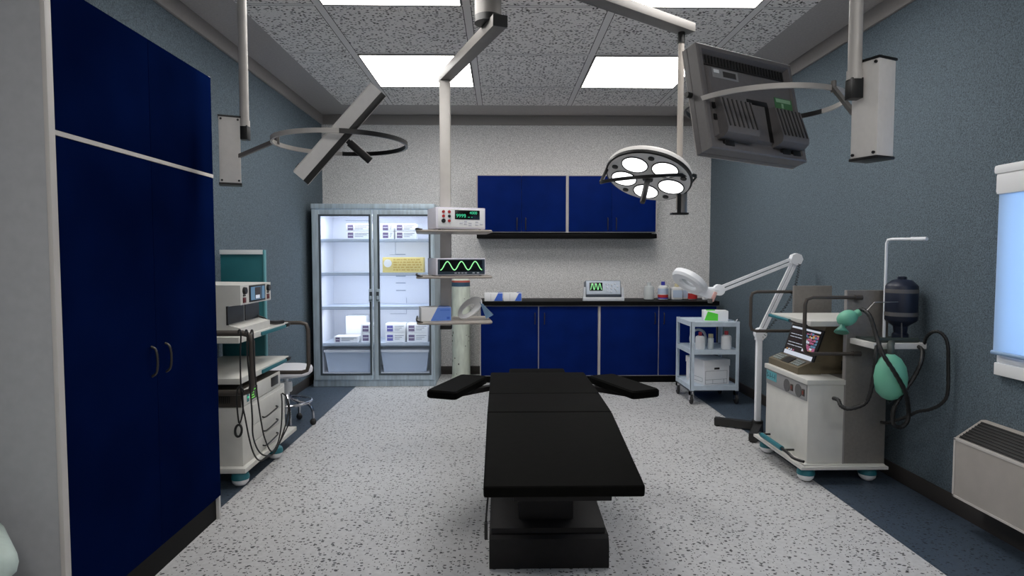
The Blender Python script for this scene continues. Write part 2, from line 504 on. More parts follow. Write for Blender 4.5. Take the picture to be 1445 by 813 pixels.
for k_, z in ((.90, .527), (.975, .545), (1.0, .572), (.985, .60), (.93, .618), (.80, .632), (.5, .645), (.1, .648)):
    rings.append([V((-1.878 + (q.x * .7071 - q.y * .7071) * k_, 2.035 + (q.x * .7071 + q.y * .7071) * k_, z)) for q in rrect(-.2, -.2, .2, .2, .045, 0, 4)])
tag(obj('pillow', B().ring_loft(rings), M_MATT), 'white pillow whose corner pokes into view at the lower left edge', 'pillow')

# ------------------------------------------------------------------ glass door refrigerator
FX0, FX1, FY, FZ = -2.30, -.81, 7.59, 2.24
t = thing('refrigerator', 'pale steel refrigerator with two glass doors against the back wall', 'refrigerator', ((FX0 + FX1) / 2, 7.95, 0))
b = B()
b.box((FX0, FY, .0), (FX0 + .055, YB - .02, FZ)); b.box((FX1 - .055, FY, 0), (FX1, YB - .02, FZ))
b.box((FX0 + .055, FY, 2.17), (FX1 - .055, YB - .02, FZ)); b.box((FX0 + .055, FY, .0), (FX1 - .055, YB - .02, .13))
b.box((FX0 + .055, YB - .06, .13), (FX1 - .055, YB - .02, 2.17))
b.box((FX0 - .004, FY - .012, FZ - .06), (FX1 + .004, FY + .02, FZ), bev=.004)
b.box((FX0 - .004, FY - .012, .0), (FX1 + .004, FY + .02, .075), bev=.004)
obj('body', b, M_FRIDGE, t)
b = B()
b.box((FX0 + .055, YB - .075, .13), (FX1 - .055, YB - .06, 2.17)); b.box((FX0 + .055, FY + .06, .13), (FX0 + .07, YB - .075, 2.17)); b.box((FX1 - .07, FY + .06, .13), (FX1 - .055, YB - .075, 2.17))
b.box((FX0 + .07, FY + .06, 2.12), (FX1 - .07, YB - .075, 2.17)); b.box((FX0 + .07, FY + .06, .13), (FX1 - .07, YB - .075, .14))
for zz in (1.79, 1.62, 1.33, 1.24, 1.14):
    b.box((-1.40, YB - .080, zz), (-1.27, YB - .074, zz + .012), 1)
for x0, x1, z0, z1 in ((-1.48, -1.40, 1.62, 1.625), (-1.48, -1.26, .83, .836), (-1.265, -1.26, .83, 1.05), (-1.405, -1.4, 1.625, 1.8), (-2.06, -1.62, 2.07, 2.076)):
    b.box((x0, YB - .079, z0), (x1, YB - .074, z1), 1)
obj('liner', b, [M_FRIN, mat('liner slots', (150, 162, 180), .6)], t)
obj('lamp', B().box((-2.02, FY + .13, 2.10), (-1.88, FY + .19, 2.12), bev=.008), emis('fridge lamp', (225, 238, 255), 3), t)
SH = (1.80, 1.385, .962, .505)
for z in SH:
    b = B().box((FX0 + .07, FY + .12, z), (FX1 - .07, YB - .08, z + .012)).box((FX0 + .07, FY + .11, z - .012), (FX1 - .07, FY + .12, z + .016))
    b.box((FX0 + .07, FY + .108, z - .022), (FX1 - .07, FY + .115, z - .014), 1)
    obj('shelf', b, [M_GSHELF, mat('shelf edge line', (150, 166, 186), .5)], t)
for x0, x1 in ((FX0 + .10, -1.60), (-1.50, FX1 - .10)):
    b = B()
    b.ring_loft([[V((x0 + i, FY + .14 + i, z)), V((x1 - i, FY + .14 + i, z)), V((x1 - i, YB - .12, z)), V((x0 + i, YB - .12, z))] for i, z in ((.03, .145), (.0, .40))], 0)
    b.box((x0 - .01, FY + .125, .40), (x1 + .01, YB - .11, .43), 1, bev=.004)
    obj('drawer', b, [mat('drawer plastic', (196, 208, 228), .35), M_FRIN], t)
for x0, x1, g0, g1, hx in ((FX0 + .012, -1.560, -2.185, -1.60, -1.582), (-1.552, FX1 - .012, -1.475, -.875, -1.50)):
    b = B()
    z0, z1, gz0, gz1 = .085, 2.165, .165, 2.088
    b.box((x0, FY - .035, z0), (g0 - .012, FY - .0125, z1), bev=.004); b.box((g1 + .012, FY - .035, z0), (x1, FY - .0125, z1), bev=.004)
    b.box((g0 - .012, FY - .035, z0), (g1 + .012, FY - .0125, gz0 - .012), bev=.004); b.box((g0 - .012, FY - .035, gz1 + .012), (g1 + .012, FY - .0125, z1), bev=.004)
    d = obj('door', b, M_FRIDGE, t)
    b = B()
    for q in (((g0 - .022, gz0 - .022), (g0, gz1 + .022)), ((g1, gz0 - .022), (g1 + .022, gz1 + .022)), ((g0, gz0 - .022), (g1, gz0)), ((g0, gz1), (g1, gz1 + .022))):
        b.box((q[0][0], FY - .039, q[0][1]), (q[1][0], FY - .014, q[1][1]))
    obj('gasket', b, M_FRIDGED, d)
    obj('glass', B().box((g0, FY - .026, gz0), (g1, FY - .022, gz1)), M_GLASS, d)
    b = B().box((hx - .026, FY - .045, 1.05), (hx + .026, FY - .03, 1.205), bev=.005).box((hx - .016, FY - .048, 1.065), (hx + .016, FY - .044, 1.17), 1).box((hx - .013, FY - .066, 1.075), (hx + .013, FY - .045, 1.12), 0, bev=.006)
    obj('handle', b, [M_FRIDGE, M_FRIDGED], d)
l = bpy.data.lights.new('fridge_light', 'AREA'); l.energy = FRIDGE_W; l.color = (.90, .94, 1); l.shape = 'RECTANGLE'; l.size = 1.2; l.size_y = .3
lo = bpy.data.objects.new('fridge_light', l); COL.objects.link(lo); lo.location = ((FX0 + FX1) / 2, FY + .20, 2.10); lo.rotation_euler = (math.radians(12), 0, 0)
for zz in (1.76, 1.345, .92):
    l2 = l.copy(); l2.energy = FRIDGE_W * .55; lo2 = bpy.data.objects.new('fridge_light', l2); COL.objects.link(lo2)
    lo2.location = ((FX0 + FX1) / 2, FY + .18, zz); lo2.rotation_euler = (math.radians(20), 0, 0)

# cartons in the refrigerator
def carton(x0, x1, z, h, label, yf=FY + .17, dep=.22, print_=True, purple=M_PURPLE, group='white medicine cartons in the refrigerator'):
    t_ = B().box((x0, yf, z), (x1, yf + dep, z + h), 0, bev=.002)
    if print_:
        s_ = min(h * .72, .075); zc = z + h / 2
        t_.box((x0 + .02, yf - .001, zc - s_ / 2), (x0 + .02 + s_, yf + .001, zc + s_ / 2), 1)
        t_.box((x0 + .025, yf - .0014, zc - s_ * .05), (x0 + .015 + s_, yf + .001, zc + s_ * .05), 0)
        xr = x1 - .015
        for k, wd in enumerate((1, .8, .55)):
            za = zc + s_ * (.32 - .3 * k)
            a0 = x0 + .04 + s_
            if xr - a0 > .02: t_.box((a0, yf - .001, za), (a0 + (xr - a0) * wd, yf + .001, za + .008), 2)
    return tag(obj('carton', t_, [M_CARD, purple, M_LINE]), label, 'carton', group)
def pairs(x0, x1, z, where, n=2, h=.095, purple=M_PURPLE, yf=FY + .17):
    for k in range(n):
        carton(x0, x1, z + k * (h + .002), h, 'white medicine carton, ' + ('upper' if k else 'lower') + ' one ' + where, purple=purple, yf=yf)
pairs(-1.925, -1.615, SH[0] + .016, 'on the top shelf behind the left glass door')
pairs(-1.49, -1.335, SH[0] + .016, 'on the top shelf beside the refrigerator door post')
pairs(-1.315, -1.06, SH[0] + .016, 'in the middle of the top shelf behind the right door')
pairs(-1.755, -1.57, SH[3] + .016, 'on the bottom shelf behind the left door', h=.115)
pairs(-1.45, -1.205, SH[3] + .016, 'on the bottom shelf at the middle of the refrigerator', h=.115, purple=mat('violet print', (92, 88, 170), .7))
pairs(-1.18, -.92, SH[3] + .016, 'on the bottom shelf at the right end', h=.115)
carton(-2.09, -1.79, SH[3] + .016, .075, 'low flat white carton lying on the bottom shelf, left end', yf=FY + .15)
tag(obj('carton', B().box((-2.0, 7.98, SH[3] + .013), (-1.74, 8.2, SH[3] + .33), bev=.006), M_CARD), 'plain tall white carton behind the flat carton on the bottom shelf', 'carton', 'white medicine cartons in the refrigerator')
yf = FY + .16
b = B().box((-1.475, yf, SH[1] + .014), (-.965, yf + .16, SH[1] + .205), 0, bev=.003)
b.cyl((-1.41, yf - .002, SH[1] + .13), (-1.41, yf + .002, SH[1] + .13), .05, m=2, seg=24)
for r_ in range(5):
    x = -1.34
    while x < -1.0:
        ww = random.uniform(.015, .05)
        b.box((x, yf - .001, SH[1] + .04 + r_ * .032), (min(x + ww, -.98), yf + .001, SH[1] + .055 + r_ * .032), 1)
        x += ww + random.uniform(.008, .02)
tag(obj('packet', b, [M_YELLOW, M_YELLOWD, M_CARD]), 'yellow printed packet with a white circle on the second refrigerator shelf', 'packet')

# ------------------------------------------------------------------ base cabinets and worktop
CY = 7.74
def cabinet(x0, x1, doors, label, z0, z1, y0, y1, plinth, hz, hs, group, name):
    t = thing(name, label, 'cabinet', ((x0 + x1) / 2, (y0 + y1) / 2, 0 if plinth else z0), group=group)
    obj('body', B().box((x0, y0 + .02, z0), (x1, y1, z1)), M_TRIM, t)
    if plinth:
        obj('plinth', B().box((x0, y0 + .03, 0), (x1, y1, z0)), M_BLACK, t)
    for (a, c, hx) in doors:
        d = obj('door', B().box((a, y0, z0 + .012), (c, y0 + .02, z1 - .014), bev=.002), M_NAVY, t)
        obj('handle', B().tube([(hx, y0, hz), (hx, y0 - .022, hz + .012), (hx, y0 - .026, hz + hs / 2), (hx, y0 - .022, hz + hs - .012), (hx, y0, hz + hs)], .006, sub=4), M_DSTEEL, d)
    return t
cabinet(-.263, 1.235, ((-.25, .470, .43), (.484, 1.225, .55)), 'left navy base cabinet with two doors under the black worktop', .085, .985, CY, YB - .016, True, .75, .14, 'navy base cabinets', 'base_cabinet')
cabinet(1.237, 2.74, ((1.262, 1.992, 1.945), (2.004, 2.73, 2.06)), 'right navy base cabinet with two doors, partly behind the steel trolley', .085, .985, CY, YB - .016, True, .75, .14, 'navy base cabinets', 'base_cabinet')
tag(obj('worktop', B().box((-.285, CY - .03, .986), (2.755, YB - .001, 1.036), bev=.006), M_BLACK), 'long black worktop over the navy base cabinets at the back wall', 'worktop')
UY = 8.03
cabinet(-.315, .862, ((-.297, .269, .212), (.272, .846, .324)), 'left navy wall cabinet with two doors above the worktop', 1.91, 2.655, UY, YB - .001, False, 1.945, .155, 'navy wall cabinets', 'wall_cabinet')
cabinet(.864, 2.035, ((.884, 1.442, 1.39), (1.445, 2.016, 1.50)), 'right navy wall cabinet partly behind the operating lamp', 1.91, 2.655, UY, YB - .001, False, 1.945, .155, 'navy wall cabinets', 'wall_cabinet')
tag(obj('light_pelmet', B().box((-.31, UY + .0, 1.835), (2.035, YB - .001, 1.895), bev=.008).box((-.25, UY + .06, 1.895), (1.98, YB - .001, 1.91)), M_BLACK), 'long black pelmet board under the navy wall cabinets', 'pelmet')

# things on the worktop
WT = 1.037
for i, (x0, lab) in enumerate(((-.205, 'left of two low blue and white glove boxes on the worktop'), (.033, 'right of two low blue and white glove boxes on the worktop'))):
    y0, y1, h, ww = 7.76, 7.90, .105, .232
    b = B().box((x0, y0, WT), (x0 + ww, y1, WT + h), 0, bev=.006)
    q = .52 if i == 0 else .62
    b.prism([(x0 + ww * q, y0 - .0015, WT + .004), (x0 + ww - .004, y0 - .0015, WT + .004), (x0 + ww - .004, y0 - .0015, WT + h - .006), (x0 + ww * (q + .22), y0 - .0015, WT + h - .006)], (0, .002, 0), 1)
    b.box((x0 + ww * .35, y0 - .001, WT + .01), (x0 + ww * .36, y0 + .001, WT + h - .01), 2)
    b.box((x0 + ww * .74, y0 + .01, WT + h - .001), (x0 + ww - .006, y1 - .01, WT + h + .0012), 1)
    tag(obj('glove_box', b, [M_CARD, M_BLUE, M_LINE]), lab, 'box', 'glove boxes on the worktop')
# oscilloscope
def wave(b, o, ux, uz, amp, wlen, n, r, m=0):
    o, ux, uz = V(o), V(ux), V(uz)
    pts = [o + ux * (wlen * k / 60) + uz * (amp * math.sin(2 * PI * n * k / 60 - PI / 2)) for k in range(61)]
    b.tube(pts, r, m, seg=5)
t = thing('oscilloscope', 'silver bench oscilloscope with green wave screen at the worktop front', 'oscilloscope', (1.30, 7.84, WT))
tilt = Matrix.Translation(V((1.30, 7.78, WT + .055))) @ Matrix.Rotation(math.radians(-12), 4, 'X')
obj('casing', B().box((-.225, 0, 0), (.225, .16, .21), 0, bev=.01).xf(tilt), mat('scope casing', (120, 130, 142), .5), t)
fp = obj('front_panel', B().box((-.215, -.006, .03), (.215, .002, .2), bev=.003).xf(tilt), mat('scope panel', (196, 206, 220), .45), t)
b = B().box((-.175, -.009, .075), (-.01, -.005, .18), 0, bev=.002)
for k in range(1, 6): b.box((-.175 + .0275 * k, -.0096, .076), (-.174 + .0275 * k, -.008, .179), 2)
for k in range(1, 4): b.box((-.174, -.0096, .075 + .026 * k), (-.011, -.008, .076 + .026 * k), 2)
wave(b, (-.165, -.011, .128), (1, 0, 0), (0, 0, 1), .04, .145, 3, .004, 1)
obj('screen', b.xf(tilt), [M_SCR, M_EGRN, mat('graticule', (28, 60, 40), .5)], t)
for kx, kz, r_ in ((.04, .16, .009), (.075, .16, .009), (.11, .15, .012), (.15, .165, .01), (.18, .13, .012), (.05, .12, .012), (.10, .105, .012), (.15, .10, .009), (.05, .075, .009), (.10, .065, .009), (.17, .07, .01)):
    obj('knob', B().cyl((kx, -.006, kz), (kx, -.018, kz), r_, r_ * .85, seg=12).xf(tilt), mat('scope knob', (226, 230, 238), .4) if kx == .04 else bpy.data.materials['scope knob'], t)
b = B()
b.prism([(-.262, 7.765, WT + .001), (-.25, 7.765, WT + .175), (-.228, 7.765, WT + .175), (-.228, 7.765, WT + .001)], (0, .05, 0)).prism([(.262, 7.765, WT + .001), (.25, 7.765, WT + .175), (.228, 7.765, WT + .175), (.228, 7.765, WT + .001)], (0, .05, 0)).box((-.262, 7.745, WT + .001), (.262, 7.80, WT + .05), bev=.012)
obj('stand_handle', b.xf(Matrix.Translation(V((1.30, 0, 0)))), mat('scope stand', (214, 218, 224), .4), t)
b = B().box((-.225, 7.757, WT + .05), (.225, 7.775, WT + .085), bev=.003)
obj('lower_panel', b.xf(Matrix.Translation(V((1.30, 0, 0)))), mat('scope dark strip', (58, 66, 78), .5), t)

def bottle(x, y, z, r, h, label, body=M_WHITE, cap=None, capc=None, bands=(), neck=.35, group='bottles on the worktop', sq=None, name='bottle'):
    t = thing(name, label, 'bottle', (x, y, z), group=group, local=True)
    hh = h * .80
    if sq:
        rg = [rrect(-sq[0] + i, -sq[1] + i, sq[0] - i, sq[1] - i, min(sq) * .5, zz, 4) for i, zz in ((.004, 0), (0, .006), (0, hh * .86), (.02, hh * .97), (min(sq) * .55, hh))]
        obj('body', B().ring_loft(rg), body, t)
        r = min(sq)
    else:
        obj('body', B().lathe([(r * .9, 0), (r, .006), (r, hh * .82), (r * .93, hh * .92), (r * .6, hh * .985), (r * neck, hh)], seg=24), body, t)
    for z0, z1, mt in bands:
        if sq:
            obj('label', B().box((-sq[0] * .82, -sq[1] - .0012, z0 * h), (sq[0] * .82, -sq[1] + .002, z1 * h)), mt, t)
        else:
            obj('label', B().cyl((0, 0, z0 * h), (0, 0, z1 * h), r + .0012, seg=24), mt, t)
    rc = r * neck * 1.15
    obj('cap', B().cyl((0, 0, hh - .002), (0, 0, h), rc, rc * .95, seg=20), cap or body, t)
    return t
M_LBLU = mat('blue white label', (196, 212, 236), .6); M_BCAP = mat('purple blue cap', (64, 66, 176), .45); M_CREAM = mat('cream cap', (226, 216, 176), .5)
M_CLEARW = mat('milky plastic', (206, 212, 214), .35)
bottle(1.945, 8.06, WT, .066, .225, 'plain milky white bottle, nearest the oscilloscope on the worktop', M_CLEARW)
bottle(2.125, 8.04, WT, .066, .235, 'white bottle with purple blue cap and red foot band', M_WHITE, M_BCAP, bands=((.12, .28, M_RED), (.05, .12, M_BCAP), (.32, .62, M_LBLU)))
bottle(2.215, 8.18, WT, .05, .19, 'slim white bottle behind the purple capped bottle', M_CLEARW)
bottle(2.315, 8.08, WT, .07, .205, 'squarish white bottle with cream cap and blue lettered label', M_WHITE, M_CREAM, sq=(.075, .05), bands=((.12, .6, M_LBLU),), neck=.5)
bottle(2.437, 8.15, WT, .06, .19, 'broad white bottle with blue label half hidden by the magnifier lamp', M_WHITE, sq=(.045, .04), bands=((.12, .62, M_LBLU),), neck=.5)
bottle(2.525, 8.07, WT, .06, .19, 'white bottle with red lower half behind the magnifier lamp head', M_WHITE, M_WHITE, bands=((.04, .42, M_RED),))
bottle(2.668, 8.02, WT, .034, .10, 'smallest white pot at the right end of the worktop', M_CARD, M_WHITE, neck=.8, name='pot')

# ------------------------------------------------------------------ gas cylinder by the refrigerator
t = thing('gas_cylinder', 'tall pale green gas cylinder with red and blue bands behind the shelf column', 'gas cylinder', (-.515, 8.0, 0))
obj('body', B().lathe([(.112, 0), (.118, .02), (.118, 1.29), (.10, 1.31), (.03, 1.325)], (-.515, 8.0, 0), seg=32), M_CYL, t)
obj('foot_ring', B().lathe([(.125, .0), (.128, .03), (.119, .05)], (-.515, 8.0, 0), seg=32), M_CYL, t)
obj('band', B().cyl((-.515, 8, 1.215), (-.515, 8, 1.268), .1192, seg=32), mat('blue band', (52, 84, 108), .5), t)['label'] = 'blue band'
obj('band', B().cyl((-.515, 8, 1.268), (-.515, 8, 1.292), .1192, seg=32), mat('red band', (190, 92, 78), .5), t)['label'] = 'red band'
for i in range(14):
    a = math.radians(random.uniform(200, 330)); z = random.uniform(.08, 1.1); h = random.uniform(.01, .05)
    c0 = V((-.515 + .1175 * math.cos(a), 8 + .1175 * math.sin(a), z))
    M_SC = bpy.data.materials.get('chipped paint') or mat('chipped paint', (86, 86, 80), .8)
    if i == 0: bsc = B()
    bsc.ell(c0, (.004 + .006 * random.random(), .0035, h / 2), seg=8)
obj('scratches', bsc, M_SC, t)

# ------------------------------------------------------------------ operating table
TXc, HW, TZ = .25, .319, .81
t = thing('operating_table', 'black operating table with padded top in the middle of the floor', 'operating table', (TXc, 3.6, 0))
def pad(poly_zy, x0, x1, th, name, parent, drop=.0, bev=.012):
    """padded section: (y, z) of the top line"""
    b = B()
    ring = []
    (ya, za), (yb, zb) = poly_zy
    d = V((0, yb - ya, zb - za)).normalized(); n = V((0, -d.z, d.y))
    M = Matrix(((1, 0, 0, 0), (0, d.y, n.y, ya), (0, d.z, n.z, za), (0, 0, 0, 1)))
    L = math.hypot(yb - ya, zb - za)
    b.box((x0, 0, -th), (x1, L, 0), 0, bev=bev, M=M, seg=3)
    return obj(name, b, M_LEATHER, parent)
xa, xb = TXc - HW, TXc + HW
lp = pad(((2.375, .700), (3.117, .808)), xa, xb, .05, 'leg_section', t)
pad(((3.119, .808), (3.515, .815)), xa, xb, .05, 'seat_section', t)
pad(((3.517, .815), (4.175, .812)), xa, xb, .05, 'back_section', t)
pad(((4.19, .795), (4.37, .803)), TXc - .19, TXc + .20, .04, 'headrest', t)
b = B().box((TXc - .20, 2.45, .635), (TXc + .20, 3.10, .66), M=None)
b = B().box((-.20, .02, -.085), (.195, .72, -.052), 0, bev=.004, M=Matrix.Translation(V((TXc, 2.39, .702))) @ Matrix.Rotation(math.atan2(.108, .742), 4, 'X'))
b.box((TXc - .24, 3.14, .725), (TXc + .24, 4.1, .762), bev=.005)
b.box((TXc - .03, 4.1, .74), (TXc + .03, 4.25, .752))
obj('deck_frame', b, M_TBASE, t)
b = B().box((TXc - .155, 3.20, .19), (TXc + .135, 3.75, .56), bev=.015).box((TXc - .125, 3.23, .55), (TXc + .105, 3.7, .73), bev=.01)
obj('pillar', b, M_TBASE, t)
b = B()
pr = [(3.09, .0), (3.085, .02), (3.085, .115), (3.10, .15), (3.12, .165), (4.02, .165), (4.05, .14), (4.06, .0)]
b.prism([(-.06, y, z) for y, z in pr], (.615, 0, 0))
obj('base', b, M_TBASE, t, ang=25)
b = B().prism([(-.05, y, z) for y, z in ((3.13, .168), (3.13, .195), (3.17, .21), (3.7, .235), (3.95, .235), (3.98, .168))], (.59, 0, 0))
obj('base_cover', b, M_TBASE, t, ang=25)
for x in (.0, .5):
    for y in (3.16, 3.98):
        obj('foot', B().cyl((x, y, -.0005), (x, y, .012), .03), M_BLKPL, t)
obj('control_cord', B().tube([(-.045, 2.52, .67), (-.052, 2.50, .62), (-.058, 2.49, .56), (-.062, 2.49, .50), (-.060, 2.49, .47)], .004, sub=4).box((-.068, 2.475, .44), (-.054, 2.505, .51), bev=.004), M_BLKPL, t)
# arm boards
for s, ox, ix in ((-1, -.357, -.178), (1, .875, .678)):
    p0, p1 = V((ix, 4.15, .80)), V((ox, 3.65, .80))
    d = (p1 - p0).normalized(); n = V((0, 0, 1)); x = d.cross(n)
    M = Matrix(((x.x, d.x, 0, p0.x), (x.y, d.y, 0, p0.y), (x.z, d.z, 1, p0.z), (0, 0, 0, 1)))
    L = (p1 - p0).length
    b = B()
    b.ring_loft([[V((q.x, q.y, z)) for q in rrect(-.098 + i, i, .098 - i, L - i, .02, 0, 3)] for i, z in ((.006, -.05), (0, -.042), (0, -.01), (.008, 0))])
    ab = obj('arm_board', b.xf(M), M_LEATHER, t)
    e = TXc + s * .24
    obj('bracket', B().tube([(e, 4.06, .742), (TXc + s * .335, 4.03, .735), (ox - s * .07, 3.86, .733)], (.022, .016), flat=(0, 0, 1)), M_TBASE, ab)

# ------------------------------------------------------------------ ceiling hung shelf column
px_, py_ = -.486, 5.5
t = thing('shelf_boom', 'ceiling hung grey boom arm with a pole carrying three thin shelves', 'shelf boom', (-.08, 4.3, ZC))
obj('ceiling_mount', B().cyl((-.085, 4.34, 3.245), (-.085, 4.34, ZC - .03), .092, seg=36).lathe([(.15, 0), (.15, .02), (.12, .03)], (-.085, 4.34, ZC - .03), seg=36), M_POLE, t)
obj('mount_collar', B().cyl((-.085, 4.34, 3.20), (-.085, 4.34, 3.246), .094, seg=36), M_BLKPL, t)
p0, p1 = V((.0, 4.20, 3.17)), V((px_ - .02, 5.56, 3.17))
d = (p1 - p0).normalized(); n = V((0, 0, 1)); x = d.cross(n)
Ma = Matrix(((x.x, d.x, 0, p0.x), (x.y, d.y, 0, p0.y), (0, 0, 1, p0.z), (0, 0, 0, 1)))
L = (p1 - p0).length
ar = obj('arm', B().box((-.05, .006, -.038), (.05, L, .038), bev=.004).xf(Ma), M_POLE, t)
obj('end_cap', B().box((-.051, 0, -.039), (.051, .008, .039)).xf(Ma), M_BLKPL, ar)
obj('pole', B().box((px_ - .047, py_ - .047, .985), (px_ + .047, py_ + .047, 3.13), bev=.012), M_POLEV, t)
obj('end_cap', B().box((px_ - .05, py_ - .05, .955), (px_ + .05, py_ + .05, .987), bev=.004), M_BLKPL, t)
SZ = (1.805, 1.412, 1.022)
Ms = Matrix.Translation(V((-.42, 5.50, 0))) @ Matrix.Rotation(math.radians(7), 4, 'Z')
for z in SZ:
    b = B()
    b.ring_loft([[V((q.x, q.y, zz)) for q in rrect(-.325 + i, -.27 + i, .325 - i, .27 - i, .06, 0, 6)] for i, zz in ((.004, z), (0, z + .006), (0, z + .014), (.004, z + .02))])
    sh = obj('shelf', b.xf(Ms), mat('shelf laminate', (168, 160, 152), .45) if z == SZ[0] else bpy.data.materials['shelf laminate'], t)
    obj('rear_lip', B().tube([Ms @ V((-.322, .2, z + .03)), Ms @ V((-.322, -.2, z + .03)), Ms @ V((-.27, -.262, z + .022))], .008, sub=4, seg=6), M_DSTEEL, sh)
# devices on the shelves
M_BENCH = mat('lilac white casing', (236, 234, 246), .45)
t = thing('multimeter', 'white bench multimeter with red sockets and green digits on the top shelf', 'multimeter', (-.39, 5.44, SZ[0] + .021), math.radians(20))
Rm = 1
obj('casing', B().box((-.22, -.15, .008), (.22, .15, .19), bev=.008), M_BENCH, t)
obj('front_panel', B().box((-.20, -.156, .022), (.205, -.148, .178), bev=.003), M_WHITE, t)
b = B().box((-.055, -.160, .09), (.165, -.155, .168), 0, bev=.002)
Rt = Matrix.Rotation(PI / 2, 4, 'X')
b.text('9999', Matrix.Translation(V((-.002, -.1612, .118))) @ Rt, .044, 1)
b.text('4000', Matrix.Translation(V((.108, -.1612, .145))) @ Rt, .034, 1)
b.box((.03, -.1612, .107), (.04, -.159, .111), 1).box((.06, -.1612, .107), (.075, -.159, .111), 1).box((.09, -.1612, .107), (.10, -.159, .111), 1)
obj('display', b, [M_SCR, M_EGRD], t)
for i, (sx, sz, mt) in enumerate(((-.155, .152, M_RED), (-.105, .152, M_RED), (-.155, .115, M_RED), (-.105, .115, M_BLKPL), (-.155, .075, M_BLKPL), (-.105, .075, M_RED))):
    rr = .012 if i != 4 else .018
    o_ = obj('socket', B().cyl((sx, -.166, sz), (sx, -.155, sz), rr, seg=16), mt, t)
for i, (sx, sz) in enumerate(((0, .058), (.04, .072), (.04, .05), (.08, .058), (.08, .04), (.14, .068), (.14, .045), (.18, .05))):
    obj('button', B().box((sx - .013, -.16, sz - .006), (sx + .013, -.155, sz + .006), bev=.002), mat('pale button', (204, 206, 216), .5) if i == 0 else bpy.data.materials['pale button'], t)
for sx in (-.18, .18):
    for sy in (-.12, .12):
        obj('foot', B().cyl((sx, sy, 0), (sx, sy, .009), .012, seg=10), M_BLKPL, t)
t = thing('wave_monitor', 'low white wave monitor with a green sine trace on the middle shelf', 'monitor', (-.39, 5.44, SZ[1] + .021), math.radians(20))
obj('casing', B().box((-.22, -.15, .006), (.22, .15, .152), bev=.006), M_BENCH, t)
b = B().box((-.205, -.155, .014), (.212, -.149, .143), bev=.002)
obj('bezel', b, mat('slate bezel', (50, 66, 80), .45), t)
b = B().box((-.188, -.158, .04), (.19, -.154, .136), 0)
wave(b, (-.185, -.160, .088), (1, 0, 0), (0, 0, 1), .036, .37, 3, .0045, 1)
obj('screen', b, [M_SCR, M_EGRN], t)
for sx in (-.05, -.02, .01, .04, .11, .15):
    obj('button', B().box((sx - .01, -.158, .022), (sx + .01, -.154, .03)), bpy.data.materials['pale button'], t)
for sx in (-.18, .18):
    for sy in (-.12, .12):
        obj('foot', B().cyl((sx, sy, 0), (sx, sy, .007), .012, seg=10), M_BLKPL, t)
M3 = Matrix.Translation(V((-.575, 5.40, SZ[2] + .021))) @ Matrix.Rotation(math.radians(14), 4, 'Z')
b = B().box((-.13, -.085, 0), (.13, .085, .12), 0, bev=.004)
b.prism([(-.05, -.0865, .003), (.127, -.0865, .003), (.127, -.0865, .117), (.01, -.0865, .117)], (0, .002, 0), 1)
b.prism([(.01, -.083, .1195), (.127, -.083, .1195), (.127, .083, .1195), (.05, .083, .1195)], (0, 0, .0015), 1)
for k in range(6): b.box((.035 + k * .014, -.0875, .09), (.044 + k * .014, -.0855, .098), 2)
b.box((.09, -.0875, .015), (.115, -.0855, .035), 2)
tag(obj('glove_box', b.xf(M3), [M_CARD, mat('light blue card', (104, 146, 232), .6), M_BLUE]), 'white and light blue glove box on the lowest hanging shelf', 'box')
# face shield
t = thing('face_shield', 'white ring shaped face shield with bluish visor on the lowest hanging shelf', 'face shield', (-.28, 5.46, SZ[2] + .021), local=True)
u_ = V((.76, .08, .645)).normalized(); v_ = V((-.30, .62, .42)); v_ = (v_ - u_ * v_.dot(u_)).normalized(); n_ = u_.cross(v_)
c0 = V((0, 0, .098))
rg = []
for k in range(44):
    a = 2 * PI * k / 44
    wi = .020 + .018 * (.5 + .5 * math.cos(a))
    c = c0 + u_ * (math.cos(a) * .098) + v_ * (math.sin(a) * .070); o = (u_ * math.cos(a) + v_ * math.sin(a) * .75).normalized()
    rg.append([c - n_ * .006 - o * wi, c - n_ * .006 + o * wi, c + n_ * .006 + o * wi, c + n_ * .006 - o * wi])
obj('headband', B().ring_loft(rg, closed=True), M_WHITE, t)
rg = []
for k in range(9):
    f = k / 8
    tp = V((.098, .05 - .10 * f, .165 - .01 * f)); bt = V((.10 + .115 * math.sin(PI * (.15 + .7 * f)), .07 - .14 * f, .012 + .03 * math.sin(PI * f)))
    rg.append([tp, bt, bt + V((.002, 0, .001)), tp + V((.002, 0, .001))])
obj('visor', B().ring_loft(rg), M_VISOR, t)

